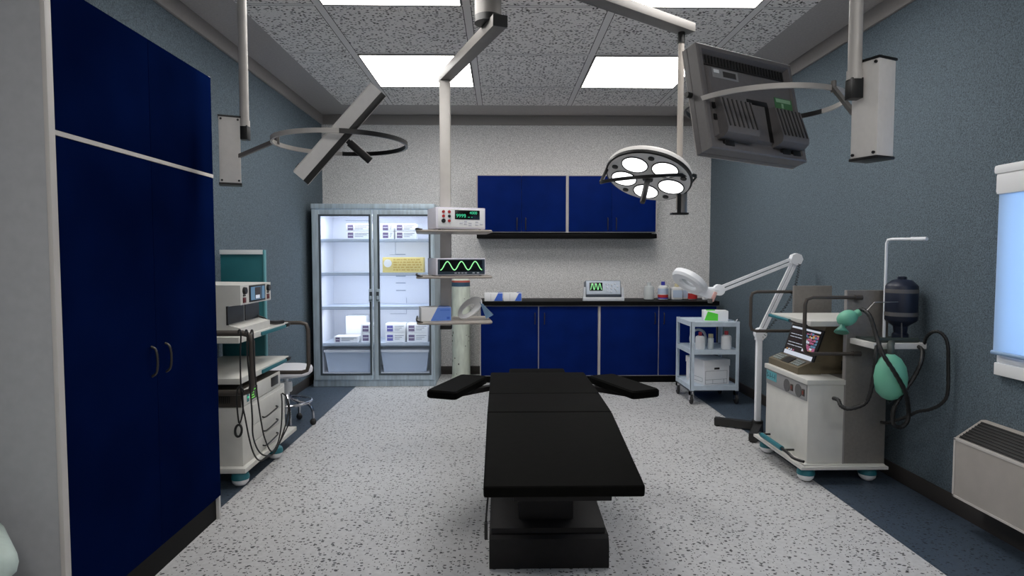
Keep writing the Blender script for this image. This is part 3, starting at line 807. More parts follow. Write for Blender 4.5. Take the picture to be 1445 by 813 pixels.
# ------------------------------------------------------------------ ceiling hung monitors
def frame_matrix(o, x, y):
    x = V(x).normalized(); y = V(y); y = (y - x * y.dot(x)).normalized(); z = x.cross(y)
    return Matrix(((x.x, y.x, z.x, o[0]), (x.y, y.y, z.y, o[1]), (x.z, y.z, z.z, o[2]), (0, 0, 0, 1)))
def screen_arm(label, pole, pz, boxc, brot, bz, ring, r, bar, MM, pivots, w2, h2, M_SH, M_BZ, hz=1.0):
    """pole (x, y); MM: monitor frame, local +x width, +y height, +z towards the BACK"""
    t = thing('hanging_monitor', label, 'monitor', (pole[0], pole[1], ZC), group='ceiling hung monitors on ring yokes')
    obj('ceiling_mount', B().lathe([(.03, -.05), (.07, -.03), (.09, 0)], (pole[0], pole[1], ZC)), M_POLE, t)
    obj('pole', B().cyl((*pole, pz + .09), (*pole, ZC), .025, seg=24).cyl((*pole, pz + .075), (*pole, pz + .11), .029, seg=24), M_POLEV, t)
    obj('pole_end', B().box((pole[0] - .024, pole[1] - .024, pz), (pole[0] + .024, pole[1] + .024, pz + .08), bev=.003), M_BLKPL, t)
    Mb = Matrix.Translation(V((boxc[0], boxc[1], 0))) @ Matrix.Rotation(brot, 4, 'Z')
    hb = obj('spring_housing', B().box((-.056, -.05, bz[0] + .006), (.056, .05, bz[1] - .006), bev=.004).xf(Mb), M_BOXG, t)
    for z0, z1 in ((bz[0] - .004, bz[0] + .008), (bz[1] - .008, bz[1] + .002)):
        obj('end_plate', B().box((-.06, -.054, z0), (.06, .054, z1), bev=.002).xf(Mb), M_BLKPL, hb)
    for sx in (-.044, .044):
        for z in (bz[0] + .02, bz[1] - .02):
            obj('screw', B().cyl(Mb @ V((sx, -.049, z)), Mb @ V((sx, -.056, z)), .006, seg=10), M_BLKPL, hb)
    c = V(ring)
    N = 48
    a0 = pivots
    def arc(f, t_):
        return [c + V((math.cos(a), math.sin(a), 0)) * r for a in [f + (t_ - f) * k / N for k in range(N + 1)]]
    obj('yoke', B().tube(arc(a0, a0 + PI), (.006, .0115), flat=(0, 0, 1)), M_POLEV, t)['label'] = 'grey half of the ring yoke'
    obj('yoke', B().tube(arc(a0 + PI, a0 + 2 * PI), (.006, .0115), flat=(0, 0, 1)), M_BLKPL, t)['label'] = 'black half of the ring yoke'
    b0, b1 = V(bar[0]), V(bar[1])
    obj('yoke_bar', B().tube([b0, b1], (.008, .011), flat=(0, 0, 1)).cyl(b1 + V((0, 0, -.02)), b1 + V((0, 0, .03)), .012, seg=12), M_POLED, t)
    # monitor body: w .70 (x), h .577 (y)
    b = B()
    b.ring_loft([[V((-w2 + i, -h2 + i, z)), V((w2 - i, -h2 + i, z)), V((w2 - i, h2 - i, z)), V((-w2 + i, h2 - i, z))] for i, z in ((.0, -.005), (0, .054), (.007, .06), (.028, .06), (.038, .032))])
    body = obj('back_shell', b.xf(MM), M_SH, t)
    obj('bezel', B().box((-w2 - .002, -h2 - .002, -.036), (w2 + .002, h2 + .002, -.006), bev=.004).xf(MM), M_BZ, t)
    obj('screen', B().box((-w2 + .03, -h2 + .03, -.0385), (w2 - .03, h2 - .03, -.035)).xf(MM), M_SCR, t)
    obj('screen_rim', B().box((-w2 - .004, -h2 - .004, -.0375), (-w2 + .012, h2 + .004, -.0355)).box((w2 - .012, -h2 - .004, -.0375), (w2 + .004, h2 + .004, -.0355)).box((-w2 + .012, h2 - .012, -.0375), (w2 - .012, h2 + .004, -.0355)).box((-w2 + .012, -h2 - .004, -.0375), (w2 - .012, -h2 + .012, -.0355)).xf(MM), M_TRIM, t)
    # back details
    MF, MM = MM, MM @ Matrix.Translation(V((0, 0, -.012)))
    b = B().box((-w2 + .05, h2 - .095, .044), (w2 - .05, h2 - .045, .052), bev=.003)
    for k in range(26): b.box((-w2 + .06 + k * (2 * w2 - .12) / 25.5, h2 - .092, .051), (-w2 + .069 + k * (2 * w2 - .12) / 25.5, h2 - .048, .056), 1)
    obj('vent_grille', b.xf(MM), [M_MOND, M_BLKPL], body)
    b = B().ring_loft([[V((-w2 + .055 + i, -h2 + .07 + i, z)), V((w2 - .02 - i, -h2 + .07 + i, z)), V((w2 - .02 - i, h2 - .10 - i, z)), V((-w2 + .055 + i, h2 - .10 - i, z))] for i, z in ((0, .044), (.012, .062))])
    obj('back_cover', b.xf(MM), M_MONG, body)
    for x0, x1 in ((-w2 + .075, -.045), (.115, w2 - .025)):
        b = B()
        rg = []
        for yy, zz in ((-h2 + .06, .045), (-h2 + .06, .055 + .035 * hz), (-h2 + .072, .055 + .058 * hz), (-h2 + .092, .055 + .066 * hz), (-h2 + .255, .055 + .042 * hz), (-h2 + .275, .045)):
            rg.append([V((x0, yy, zz)), V((x1, yy, zz))])
        b.prism([q[0] for q in rg], (x1 - x0, 0, 0), 0)
        n = 7
        for k in range(n):
            xx = x0 + .012 + (x1 - x0 - .03) * k / (n - 1)
            b.prism([V((xx, -h2 + .10, .051 + .064 * hz)), V((xx, -h2 + .10, .059 + .065 * hz)), V((xx, -h2 + .252, .059 + .0425 * hz)), V((xx, -h2 + .252, .051 + .042 * hz))], (.007, 0, 0), 1)
        obj('power_housing', b.xf(MM), [M_MONG, M_MOND], body)
    obj('recess', B().box((-.035, -h2 + .27, .061), (.105, -h2 + .295, .066), bev=.002).box((.085, -h2 + .08, .061), (.108, -h2 + .28, .065)).xf(MM), M_BLKPL, body)
    for x0, x1 in ((-w2 + .09, -w2 + .15), (.15, .205), (.225, .28)):
        obj('port', B().box((x0, -h2 + .022, .060), (x1, -h2 + .050, .075), bev=.002).xf(MM), M_BLKPL, body)
    for zz in (.0, .06):
        obj('socket', B().box((-w2 + .055, -.06 - zz, .06), (-w2 + .072, -.03 - zz, .066)).xf(MM), M_BLKPL, body)
    lb = B().box((-w2 + .085, h2 - .165, .061), (-w2 + .255, h2 - .115, .0635), 0).box((-w2 + .095, h2 - .14, .0632), (-w2 + .13, h2 - .122, .0645), 1).box((-w2 + .155, h2 - .155, .0632), (-w2 + .24, h2 - .125, .0645), 2)
    obj('rating_plate', lb.xf(MM), [mat('plate grey', (150, 150, 150), .5), M_WHITE, M_MOND], body)
    g = B().box((.165, .0, .061), (.29, .065, .0635), 0).box((.175, .04, .0632), (.28, .06, .0645), 1).box((.21, .01, .0632), (.225, .035, .0645), 1)
    obj('sticker', g.xf(MM), [mat('green sticker', (78, 128, 84), .6), mat('pale sticker', (150, 190, 150), .6)], body)['label'] = 'green sticker'
    MM = MF
    for sx in (-1, 1):
        p = MM @ V((sx * (w2 + .001), .03, -.02)); q = MM @ V((sx * (w2 + .03), .03, -.02))
        obj('pivot_knob', B().cyl(p, q, .014, seg=16), M_BLKPL, t)
    obj('handle', B().cyl(MM @ V((0, 0, -.038)), MM @ V((0, 0, -.055)), .014).cyl(MM @ V((0, 0, -.055)), MM @ V((0, 0, -.20)), .021, seg=18), M_BLKPL, t)
    return t
# left: seen exactly along its edge
c = V((-.862, 3.40, 2.255)); view = (c - EYE).normalized()
u = V((.668, 0, .744)); u = (u - view * u.dot(view)).normalized()
nrm = u.cross(view).normalized()          # candidate face normal
if nrm.x < 0: nrm = -nrm                  # screen faces down and right
xax = (u.cross(-nrm)).normalized()
MML = frame_matrix(c, xax, u)
screen_arm('monitor hung from the ceiling on the left, tilted and seen edge-on', (-1.462, 3.6), 2.265, (-1.548, 3.60), .40, (2.01, 2.393), (-.865, 3.40, 2.212), .352, ((-1.49, 3.58, 2.17), (-1.214, 3.42, 2.232)), MML, math.radians(-77) + PI, .30, .292, M_BOXG, M_BLKPL, .15)
# right: its back to the viewer
TL, TR, BL = V((.884, 3.0, 2.636)), V((1.529, 3.3, 2.610)), V((.941, 2.87, 2.077))
c = TL + (TR - TL) / 2 + (BL - TL) / 2
MMR = frame_matrix(c, TR - TL, TL - BL)
MMR = Matrix.Translation(V((.02, 0, .015))) @ MMR @ Matrix.Translation(V((0, 0, -.06)))
screen_arm('monitor hung from the ceiling on the right, grey back towards the viewer', (1.395, 2.45), 2.22, (1.478, 2.46), math.radians(-66), (1.985, 2.372), (1.305, 3.10, 2.35), .372, ((1.43, 2.50, 2.17), (1.4825, 2.767, 2.35)), MMR, math.radians(196), .325, .272, M_MONG, M_MONG, 1.0)

# ------------------------------------------------------------------ operating lamp
t = thing('operating_lamp', 'round operating lamp with five white lenses on a ceiling arm', 'lamp', (.1, 3.45, ZC))
obj('ceiling_mount', B().cyl((.08, 3.44, 3.23), (.08, 3.44, ZC), .085, seg=28), M_POLE, t)
p0, p1 = V((-.04, 3.385, 3.175)), V((1.312, 4.36, 3.175))
d = (p1 - p0).normalized(); x = d.cross(V((0, 0, 1)))
Ma = Matrix(((x.x, d.x, 0, p0.x), (x.y, d.y, 0, p0.y), (0, 0, 1, p0.z), (0, 0, 0, 1)))
obj('arm', B().box((-.055, 0, -.03), (.055, (p1 - p0).length, .03), bev=.004).xf(Ma), M_POLE, t)
lx, ly = 1.25, 4.33
obj('pole', B().cyl((lx, ly, 1.93), (lx, ly, 3.15), .021, seg=20), mat('pale pole', (176, 168, 160), .5), t)
obj('pole_collar', B().cyl((lx, ly, 3.07), (lx, ly, 3.15), .025, seg=20), M_BLKPL, t)
obj('pole_sleeve', B().box((lx + .01, ly - .025, 1.905), (lx + .05, ly + .025, 2.17), bev=.004).box((lx - .055, ly - .03, 1.892), (lx + .06, ly + .03, 1.905), 1), [M_STEEL, M_BLKPL], t)
obj('pole_rod', B().box((lx - .02, ly - .026, 1.905), (lx + .005, ly - .02, 2.08)), M_BLKPL, t)
hc = V((1.01, 4.25, 2.135)); vd = (hc - EYE).normalized()
dn = V((-.22, 0, -.975)); dn = (dn - vd * dn.dot(vd)).normalized()
fn = (-vd * .53 + dn * .848).normalized()            # direction the lamp shines
e1 = vd.cross(fn).normalized()
if e1.x < 0: e1 = -e1
e2 = fn.cross(e1)
if e2.z < 0: e2 = -e2
R_ = .292
def hp(a, rr, z=0.0): return hc + (e1 * math.cos(a) + e2 * math.sin(a)) * rr + fn * z
obj('head', B().lathe([(.05, -.095), (R_ * .78, -.085), (R_ * .97, -.065), (R_, -.05), (R_, -.012), (R_ * .975, -.006)], hc, fn, seg=56), M_BOXG, t)
obj('rim_seal', B().lathe([(R_ * 1.004, -.028), (R_ * 1.012, -.026), (R_ * 1.012, -.008), (R_ * .98, -.004)], hc, fn, seg=56), M_BLKPL, t)
obj('reflector_face', B().lathe([(R_ * .97, -.008), (R_ * .97, -.002), (R_ * .93, .0)], hc, fn, seg=56), M_LAMPR, t)
for k in range(5):
    a = math.radians(56 + 72 * k)
    ln = obj('lens', B().lathe([(R_ * .285, -.002), (R_ * .285, .003), (R_ * .26, .006)], hp(a, R_ * .585), fn, seg=32), M_OPL, t)
    obj('lens_ring', B().tube([hp(a, R_ * .585) + (e1 * math.cos(q) + e2 * math.sin(q)) * R_ * .30 + fn * .003 for q in [2 * PI * i / 28 for i in range(28)]], .0045, closed=True, seg=6), M_BLKPL, ln)
    obj('screw_cap', B().lathe([(R_ * .072, -.001), (R_ * .072, .006), (R_ * .05, .009)], hp(a + PI / 5, R_ * .83), fn, seg=16), M_BLKPL, t)
obj('handle', B().lathe([(.036, 0), (.036, .012), (.019, .02), (.019, .18), (.016, .195)], hc, fn, seg=20), M_BLKPL, t)
yk = []
for k in range(33):
    a = math.radians(-178 + 176 * k / 32)
    q = hc + V((math.cos(a) * .325, math.sin(a) * .20, -.01 + .02 * math.cos(a)))
    yk.append(q)
obj('yoke', B().tube(yk, (.006, .011), flat=(0, 0, 1)).cyl(yk[0], hp(PI, R_ * .97, -.03), .012).cyl(yk[-1], hp(0, R_ * .97, -.03), .012), M_BLKPL, t)
obj('yoke_joint', B().tube([yk[-1], (lx + .03, ly - .03, 2.11)], .012, seg=10).cyl((lx + .03, ly - .05, 2.11), (lx + .03, ly + .02, 2.11), .016), M_STEEL, t)

# ------------------------------------------------------------------ magnifier floor lamp
t = thing('magnifier_lamp', 'white magnifier floor lamp with folding arm between trolley and right machine', 'lamp', (2.345, 5.55, 0))
bx, by = 2.35, 5.55
bb = B().tube([(bx + .02, by + .01, .045), (2.03, 5.755, .045)], (.032, .033), flat=(0, 0, 1)).tube([(bx + .03, by + .03, .046), (2.165, 5.20, .046)], (.034, .034), flat=(0, 0, 1)).cyl((bx, by, .0), (bx, by, .10), .05)
for q in ((2.05, 5.74), (2.17, 5.22), (2.34, 5.55)): bb.cyl((*q, 0), (*q, .02), .022, seg=12)
obj('base', bb, mat('lamp foot black', (34, 33, 33), .5), t)
obj('post', B().box((bx - .024, by - .024, .08), (bx + .024, by + .024, .86), bev=.008), M_WHITEL, t)
J0, J1, J2 = V((2.36, 5.55, .90)), V((2.67, 5.55, 1.575)), V((1.955, 5.50, 1.30))
def twin(a, c, n):
    a, c = V(a), V(c); dd = (c - a).normalized(); s = V((0, 1, 0)).cross(dd).normalized() * .018
    return B().tube([a + s, c + s], (.012, .008), flat=(0, 1, 0)).tube([a - s, c - s], (.012, .008), flat=(0, 1, 0))
obj('joint', B().cyl(J0 + V((0, -.03, 0)), J0 + V((0, .03, 0)), .052, seg=24).box((bx - .03, by - .026, .84), (bx + .03, by + .026, .90)), M_WHITEL, t)
la = obj('lower_arm', twin(J0, J1, 1), M_WHITEL, t)
obj('upper_arm', twin(J1, J2, 1), M_WHITEL, t)
obj('joint', B().cyl(J1 + V((0, -.03, 0)), J1 + V((0, .03, 0)), .055, seg=8), M_WHITEL, t)
obj('joint', B().cyl(J2 + V((0, -.028, 0)), J2 + V((0, .028, 0)), .05, seg=20).tube([J2, J2 + V((-.14, -.02, .0))], .028, seg=14), M_WHITEL, t)
pts = []
for k in range(150):
    f = k / 149; p = J1.lerp(J0, f) + V((.07 * math.sin(PI * min(1, f * 1.1)) + .02, -.03, -.03)); a = k * 1.25
    pts.append(p + V((math.cos(a) * .012, math.sin(a) * .012, 0)))
obj('coiled_cord', B().tube(pts, .0028, seg=5), M_HOSE, la)
hcm = V((1.675, 5.45, 1.375))
vw = (hcm - EYE).normalized(); dw = V((-.56, 0, -.83)); dw = (dw - vw * dw.dot(vw)).normalized()
ax = (-vw * .36 + dw * .933).normalized()
q1 = vw.cross(dw).normalized()
if q1.x < 0: q1 = -q1
q2 = ax.cross(q1)
rg = []
for k in range(44):
    a = 2 * PI * k / 44; rd = q1 * math.cos(a) + q2 * math.sin(a)
    cc = hcm + rd * .118
    rg.append([cc + rd * x_ + ax * y_ for x_, y_ in ((-.042, .02), (-.034, .032), (.034, .032), (.05, .01), (.046, -.03), (.02, -.044), (-.03, -.036), (-.042, -.02))])
hd = obj('head', B().ring_loft(rg, closed=True), M_WHITEL, t)
obj('magnifier_glass', B().lathe([(.072, -.004), (.08, 0), (.072, .004)], hcm + ax * .004, ax, seg=36), glassy('lens glass', (60, 66, 72), .25), hd)
obj('head_bracket', B().box((-.05, -.035, -.05), (.085, .035, .04), bev=.018, M=Matrix.Translation(hcm + q1 * .165) @ Matrix.Rotation(math.radians(22), 4, 'Y')), M_WHITEL, hd)
obj('head_clip', B().box((-.012, -.038, -.045), (.015, .038, .045), bev=.006, M=Matrix.Translation(hcm + q1 * .235) @ Matrix.Rotation(math.radians(22), 4, 'Y')), mat('pink clip', (222, 176, 170), .5), hd)
obj('tilt_knob', B().cyl(hcm + q1 * .20 + V((0, -.03, -.075)), hcm + q1 * .20 + V((0, -.03, -.035)), .02, .024, seg=14), M_STEEL, hd)

# ------------------------------------------------------------------ steel trolley
t = thing('steel_trolley', 'three shelf steel trolley on casters before the right base cabinet', 'trolley', (2.30, 6.86, 0))
QX0, QX1, QY0, QY1 = 2.045, 2.575, 6.57, 7.13
for x in (QX0, QX1):
    for y in (QY0, QY1):
        sx = 1 if x == QX0 else -1; sy = 1 if y == QY0 else -1
        b = B().box((x, y, .15), (x + sx * .04, y + sy * .005, .90)).box((x, y, .15), (x + sx * .005, y + sy * .04, .90))
        obj('post', b, M_TROL, t)
        cs = obj('caster', B().box((x + sx * .02 - .022, y + sy * .03 - .02, .10), (x + sx * .02 - .014, y + sy * .03 + .02, .15)).box((x + sx * .02 + .014, y + sy * .03 - .02, .05), (x + sx * .02 + .022, y + sy * .03 + .02, .15)).box((x + sx * .02 - .022, y + sy * .03 - .02, .05), (x + sx * .02 - .014, y + sy * .03 + .02, .15)).box((x + sx * .02 - .022, y + sy * .03 - .022, .14), (x + sx * .02 + .022, y + sy * .03 + .022, .152)), M_CHROME, t)
        obj('wheel', B().lathe([(.015, -.012), (.05, -.01), (.052, 0), (.05, .01), (.015, .012)], (x + sx * .02, y + sy * .03, .052), (1, 0, 0), seg=24), M_RUB, cs)
TS = (.185, .575, .875)
for z in TS:
    b = B().box((QX0 + .005, QY0 + .005, z), (QX1 - .005, QY1 - .005, z + .008))
    for a, c in (((QX0 + .001, QY0 + .001), (QX1 - .001, QY0 + .005)), ((QX0 + .001, QY1 - .005), (QX1 - .001, QY1 - .001)), ((QX0 + .001, QY0 + .001), (QX0 + .005, QY1 - .001)), ((QX1 - .005, QY0 + .001), (QX1 - .001, QY1 - .001))):
        b.box((a[0], a[1], z - .03), (c[0], c[1], z + .02))
    obj('shelf', b, M_TROL, t)
obj('push_bar', B().tube([(QX1 - .05, QY0 + .02, .90), (QX1 - .02, QY0 + .015, .925), (QX1 + .01, QY0 + .06, .925)], .006, sub=4), M_CHROME, t)
Mg = Matrix.Translation(V((2.40, 6.86, TS[2] + .009))) @ Matrix.Rotation(math.radians(-10), 4, 'Z')
b = B().box((-.13, -.09, 0), (.13, .09, .115), 0, bev=.006).prism([(-.125, -.0915, .008), (.02, -.0915, .005), (.02, -.0915, .08), (-.09, -.0915, .108)], (0, .002, 0), 1).prism([(-.10, -.075, .1145), (-.01, -.075, .1145), (.01, .07, .1145), (-.09, .07, .1145)], (0, 0, .0015), 1)
tag(obj('tissue_box', b.xf(Mg), [M_CARD, M_GREEN]), 'white and bright green box on top of the steel trolley', 'box')
M_RCAP = mat('pink red cap', (206, 74, 84), .5)
ZM = TS[1] + .0085
bottle(2.187, 6.70, ZM, .05, .19, 'white bottle with red cap at the left of the trolley middle shelf', M_WHITE, M_RCAP, bands=((.1, .6, M_CARD),), group='bottles on the steel trolley')
bottle(2.31, 6.72, ZM, .032, .165, 'slim white bottle with cream cap on the trolley middle shelf', M_CLEARW, M_CREAM, neck=.75, group='bottles on the steel trolley')
bottle(2.475, 6.70, ZM, .054, .20, 'white bottle with red cap at the right of the trolley middle shelf', M_WHITE, M_RCAP, bands=((.1, .62, M_CARD),), group='bottles on the steel trolley')
pts = [(2.15 + 0, 6.86, ZM + .012), (2.13, 6.86, ZM + .10), (2.16, 6.86, ZM + .175), (2.22, 6.86, ZM + .198), (2.28, 6.86, ZM + .165), (2.305, 6.86, ZM + .08), (2.30, 6.86, ZM + .012)]
tag(obj('tubing', B().tube(pts, .014, sub=6, seg=10), mat('clear grey tubing', (190, 200, 208), .3)), 'arched loop of pale tubing behind the bottles on the steel trolley', 'tubing')
t = thing('archive_box', 'white cardboard archive box with lid on the bottom trolley shelf', 'box', (2.325, 6.86, TS[0] + .0085), math.radians(14))
w2, d2 = .155, .185
obj('body', B().box((-w2, -d2, 0), (w2, d2, .26), bev=.002), M_CARD, t)
obj('lid', B().box((-w2 - .006, -d2 - .006, .205), (w2 + .006, d2 + .006, .275), bev=.003), M_CARD, t)
b = B().tube([(-.03, -d2 - .0063, .175), (.03, -d2 - .0063, .175)], (.001, .012), flat=(0, 0, 1))
obj('hand_hole', B().box((-.032, -d2 - .002, .168), (.032, -d2 + .002, .19)), M_BLKPL, t)
b = B()
def outl(b, p, q, ax_, off, m=0):
    (u0, v0), (u1, v1) = p, q
    th = .0025
    for (a0, c0), (a1, c1) in (((u0, v0), (u1, v0 + th)), ((u0, v1 - th), (u1, v1)), ((u0, v0), (u0 + th, v1)), ((u1 - th, v0), (u1, v1))):
        if ax_ == 'y': b.box((a0, off - .001, c0), (a1, off + .001, c1), m)
        else: b.box((off - .001, a0, c0), (off + .001, a1, c1), m)
outl(b, (-.14, .012), (.13, .155), 'y', -d2); outl(b, (-.14, .012), (.13, .06), 'y', -d2); outl(b, (-.05, .012), (.09, .06), 'y', -d2)
outl(b, (-.15, .03), (.12, .075), 'x', -w2)
obj('printed_lines', b, mat('box print', (96, 100, 106), .7), t)

# ------------------------------------------------------------------ right machine (anaesthesia cart)
def ball_caster(x, y, parent, r=.06):
    c = obj('caster', B().lathe([(r * .55, r * 1.75), (r * .9, r * 1.5), (r * 1.02, r * 1.1), (r, r * .85)], (x, y, 0), seg=24), M_TEAL, parent)
    obj('wheel', B().lathe([(.2 * r, .0), (r * .6, r * .16), (r * .9, r * .5), (r * .98, r * .9)], (x, y, 0), seg=24), M_WHITE, c)
t = thing('anaesthesia_machine', 'ivory anaesthesia cart with screen, mint breathing bag and black hoses on right', 'medical machine', (2.42, 4.6, 0))
obj('base', B().prism([(2.10, 4.21, .108), (2.715, 4.21, .108), (2.715, 5.03, .108), (2.10, 5.03, .108)], (0, 0, .02)).prism([(2.13, 4.23, .125), (2.70, 4.23, .125), (2.70, 5.01, .125), (2.13, 5.01, .125)], (0, 0, .015)), M_CART, t)
obj('cabinet', B().box((2.155, 4.25, .14), (2.415, 4.93, .70), bev=.006).box((2.14, 4.24, .70), (2.415, 4.94, .737), bev=.006), M_CART, t)
cp = obj('control_panel', B().box((2.147, 4.262, .583), (2.158, 4.915, .697), bev=.002), mat('panel grey', (150, 150, 150), .5), t)
b = B().box((2.144, 4.73, .62), (2.150, 4.905, .69), 0)
Rl = Matrix.Rotation(-PI / 2, 4, 'Z') @ Rt   # text facing -X
b.text('5-3-1-1', Matrix.Translation(V((2.1435, 4.818, .655))) @ Rl, .052, 1, ext=.0008)
obj('badge', b, [mat('teal badge', (96, 168, 178), .5), mat('navy print', (24, 40, 60), .5)], cp)
for y in (4.555, 4.375):
    obj('speaker_grille', B().cyl((2.149, y, .635), (2.143, y, .635), .047, seg=28), mat('speaker grey', (92, 92, 92), .7) if y > 4.5 else bpy.data.materials['speaker grey'], cp)
for y in (4.475, 4.302):
    obj('switch', B().box((2.142, y - .018, .61), (2.149, y + .018, .66), bev=.002).box((2.140, y - .01, .622), (2.145, y + .01, .648), 1), [M_BROWND, mat('rust red', (120, 52, 40), .5)], cp)
for x, y in ((2.175, 4.30), (2.62, 4.30), (2.175, 4.93), (2.62, 4.93)): ball_caster(x, y, t)
bar = obj('foot_bar', B().tube([(2.105, 4.86, .175), (2.08, 4.84, .18), (2.08, 4.42, .18), (2.085, 4.30, .165), (2.12, 4.22, .165)], .011, sub=5).tube([(2.155, 4.84, .18), (2.08, 4.84, .18)], .008).tube([(2.155, 4.44, .18), (2.08, 4.44, .18)], .008), M_BLKPL, t)
obj('grip', B().tube([(2.08, 4.82, .18), (2.08, 4.47, .18)], .019, seg=12), M_TEAL, bar)
obj('side_panel', B().box((2.415, 4.245, .14), (2.705, 4.275, 1.365), bev=.003), M_CARTG, t)
obj('edge_strip', B().box((2.407, 4.243, .14), (2.4145, 4.277, 1.365)), mat('pale strip', (150, 146, 144), .5), t)
obj('side_panel', B().box((2.385, 4.97, .14), (2.695, 5.0, 1.362), bev=.003), M_CARTG, t)
obj('back_column', B().box((2.42, 4.276, .14), (2.70, 4.969, .735)), M_CARTG, t)
sh = obj('top_shelf', B().box((2.145, 4.22, 1.115), (2.406, 4.86, 1.152), bev=.005).box((2.4, 4.28, 1.115), (2.69, 4.86, 1.152)), M_CART, t)
obj('grip', B().tube([(2.13, 4.84, 1.135), (2.13, 4.50, 1.128)], .012, seg=12).tube([(2.13, 4.50, 1.128), (2.128, 4.38, 1.12), (2.138, 4.26, 1.118)], .007, 1).tube([(2.147, 4.84, 1.135), (2.126, 4.845, 1.135)], .013, 1), [M_TEAL, M_BLKPL], sh)
# monitor unit with sloped screen
b = B()
pf = [(2.29, .80), (2.393, 1.114), (2.62, 1.114), (2.62, .738), (2.29, .738)]
b.prism([(x_, 4.46, z_) for x_, z_ in pf], (0, .46, 0))
mu = obj('monitor_housing', b, M_BROWN, t)
b = B().prism([(2.17, 4.44, .738), (2.17, 4.44, .785), (2.265, 4.44, .825), (2.34, 4.44, .825), (2.34, 4.44, .738)], (0, .49, 0))
kb = obj('keyboard_base', b, M_BROWN, t)
dsl = V((.08, 0, .04)).normalized(); nsl = V((-.04, 0, .08)).normalized()
for y0, y1 in ((4.47, 4.60), (4.76, 4.90)):
    for i in range(3):
        for j in range(4):
            p = V((2.178, y0, .7895)) + dsl * (.01 + i * .023) + V((0, (y1 - y0) / 4 * j, 0))
            Mk = Matrix(((dsl.x, 0, nsl.x, p.x), (0, 1, 0, p.y), (dsl.z, 0, nsl.z, p.z), (0, 0, 0, 1)))
            obj('key', B().box((0, 0, 0), (.018, (y1 - y0) / 4 - .006, .005)).xf(Mk), mat('key grey', (150, 158, 156), .5) if 'key grey' not in bpy.data.materials else bpy.data.materials['key grey'], kb)
Mk = Matrix(((dsl.x, 0, nsl.x, 2.172), (0, 1, 0, 0), (dsl.z, 0, nsl.z, .7855), (0, 0, 0, 1)))
obj('tray_recess', B().box((.012, 4.625, -.001), (.085, 4.735, .003)).xf(Mk), M_BLKPL, kb)
sd = V((.103, 0, .314)).normalized(); sn = V((-.314, 0, .103)).normalized()
o = V((2.29, 0, .80)) + sd * .022 + sn * .001
Mscr = Matrix(((0, sd.x, sn.x, o.x), (-1, 0, 0, 0), (0, sd.z, sn.z, o.z), (0, 0, 0, 1)))   # local x: towards -Y, y: up the slope, z: outwards
SLN = .245
b = B().box((-4.935, -.01, 0), (-4.445, SLN, .014), bev=.004).xf(Mscr)
scb = obj('screen_bezel', b, M_BLKPL, t)
b = B().box((-4.915, .0, .012), (-4.465, SLN - .012, .016), 0)
z_ = .0158
b.box((-4.91, .002, z_), (-4.47, .035, z_ + .001), 1)
b.box((-4.91, SLN - .03, z_), (-4.47, SLN - .015, z_ + .001), 1)
for r in range(7):
    yy = .055 + r * .0225
    x_ = -4.895
    while x_ < -4.67:
        ln = random.uniform(.02, .07)
        b.box((x_, yy, z_), (min(x_ + ln, -4.66), yy + .004, z_ + .001), 1 if r % 3 else 4); x_ += ln + .008
    x_ = -4.655
    while x_ < -4.48:
        ln = random.uniform(.012, .04)
        b.box((x_, yy, z_), (min(x_ + ln, -4.472), yy + random.choice((.008, .016, .021)), z_ + .001), random.choice((1, 2, 3, 2, 5))); x_ += ln + .004
for k in range(4): b.box((-4.89 + k * .035, .038, z_), (-4.87 + k * .035, .05, z_ + .001), random.choice((2, 1, 3)))
obj('screen', b.xf(Mscr), [emis('screen ground', (34, 24, 26), .5), M_EWHT, M_ECOL, M_EORG, M_EBRN, M_EBLU], scb)
obj('vent', B().box((2.50, 4.452, .765), (2.612, 4.461, .835)), M_BLKPL, mu)
obj('socket', B().box((2.55, 4.452, 1.0), (2.612, 4.461, 1.08)), M_BLKPL, mu)
# rails
for y, za, zb, x0 in ((4.205, 1.318, .927, 2.095), (5.04, 1.31, .985, 2.06)):
    xe = 2.46 if y < 4.5 else 2.66
    b = B().tube([(xe, y, za), (x0 + .05, y, za), (x0 + .012, y, za - .012), (x0, y, za - .05), (x0, y, zb + .05), (x0 + .012, y, zb + .012), (x0 + .05, y, zb), (xe, y, zb)], .013, seg=12)
    for z in (za, zb):
        yy = 4.247 if y < 4.5 else 4.999
        b.cyl((xe, yy, z), (xe, y + (-.008 if y < 4.5 else .008), z), .016, seg=12); b.cyl((xe - .02, y, z), (xe + .03, y, z), .018, seg=12)
    obj('rail', b, M_RAIL, t)
# side tray with canister, iv pole, breathing bag
obj('side_tray', B().box((2.435, 3.965, .995), (2.785, 4.244, 1.033), bev=.004), M_BOXG, t)
obj('manifold', B().box((2.46, 4.0, 1.033), (2.75, 4.22, 1.048), bev=.005).cyl((2.47, 4.0, 1.05), (2.75, 4.0, 1.05), .016, seg=12), mat('dark green grey valve block', (52, 62, 60), .5), t)
cx, cy = 2.708, 4.12
cn = obj('canister', B().lathe([(.05, 1.048), (.05, 1.075), (.04, 1.085), (.045, 1.13), (.092, 1.165), (.099, 1.175), (.099, 1.40), (.092, 1.41), (.06, 1.44), (.028, 1.446), (.028, 1.462), (.02, 1.466)], (cx, cy, 0), seg=32), M_CAN, t)
for z in (1.20, 1.355): obj('band', B().cyl((cx, cy, z), (cx, cy, z + .026), .1005, seg=32), M_BAND, cn)
obj('iv_pole', B().tube([(2.622, 4.16, 1.03), (2.622, 4.16, 1.69), (2.624, 4.15, 1.712), (2.634, 4.12, 1.716), (2.70, 3.89, 1.712)], .0095, seg=10).tube([(2.672, 3.985, 1.714), (2.703, 3.88, 1.712)], .0125, seg=10), M_WHITEL, t)
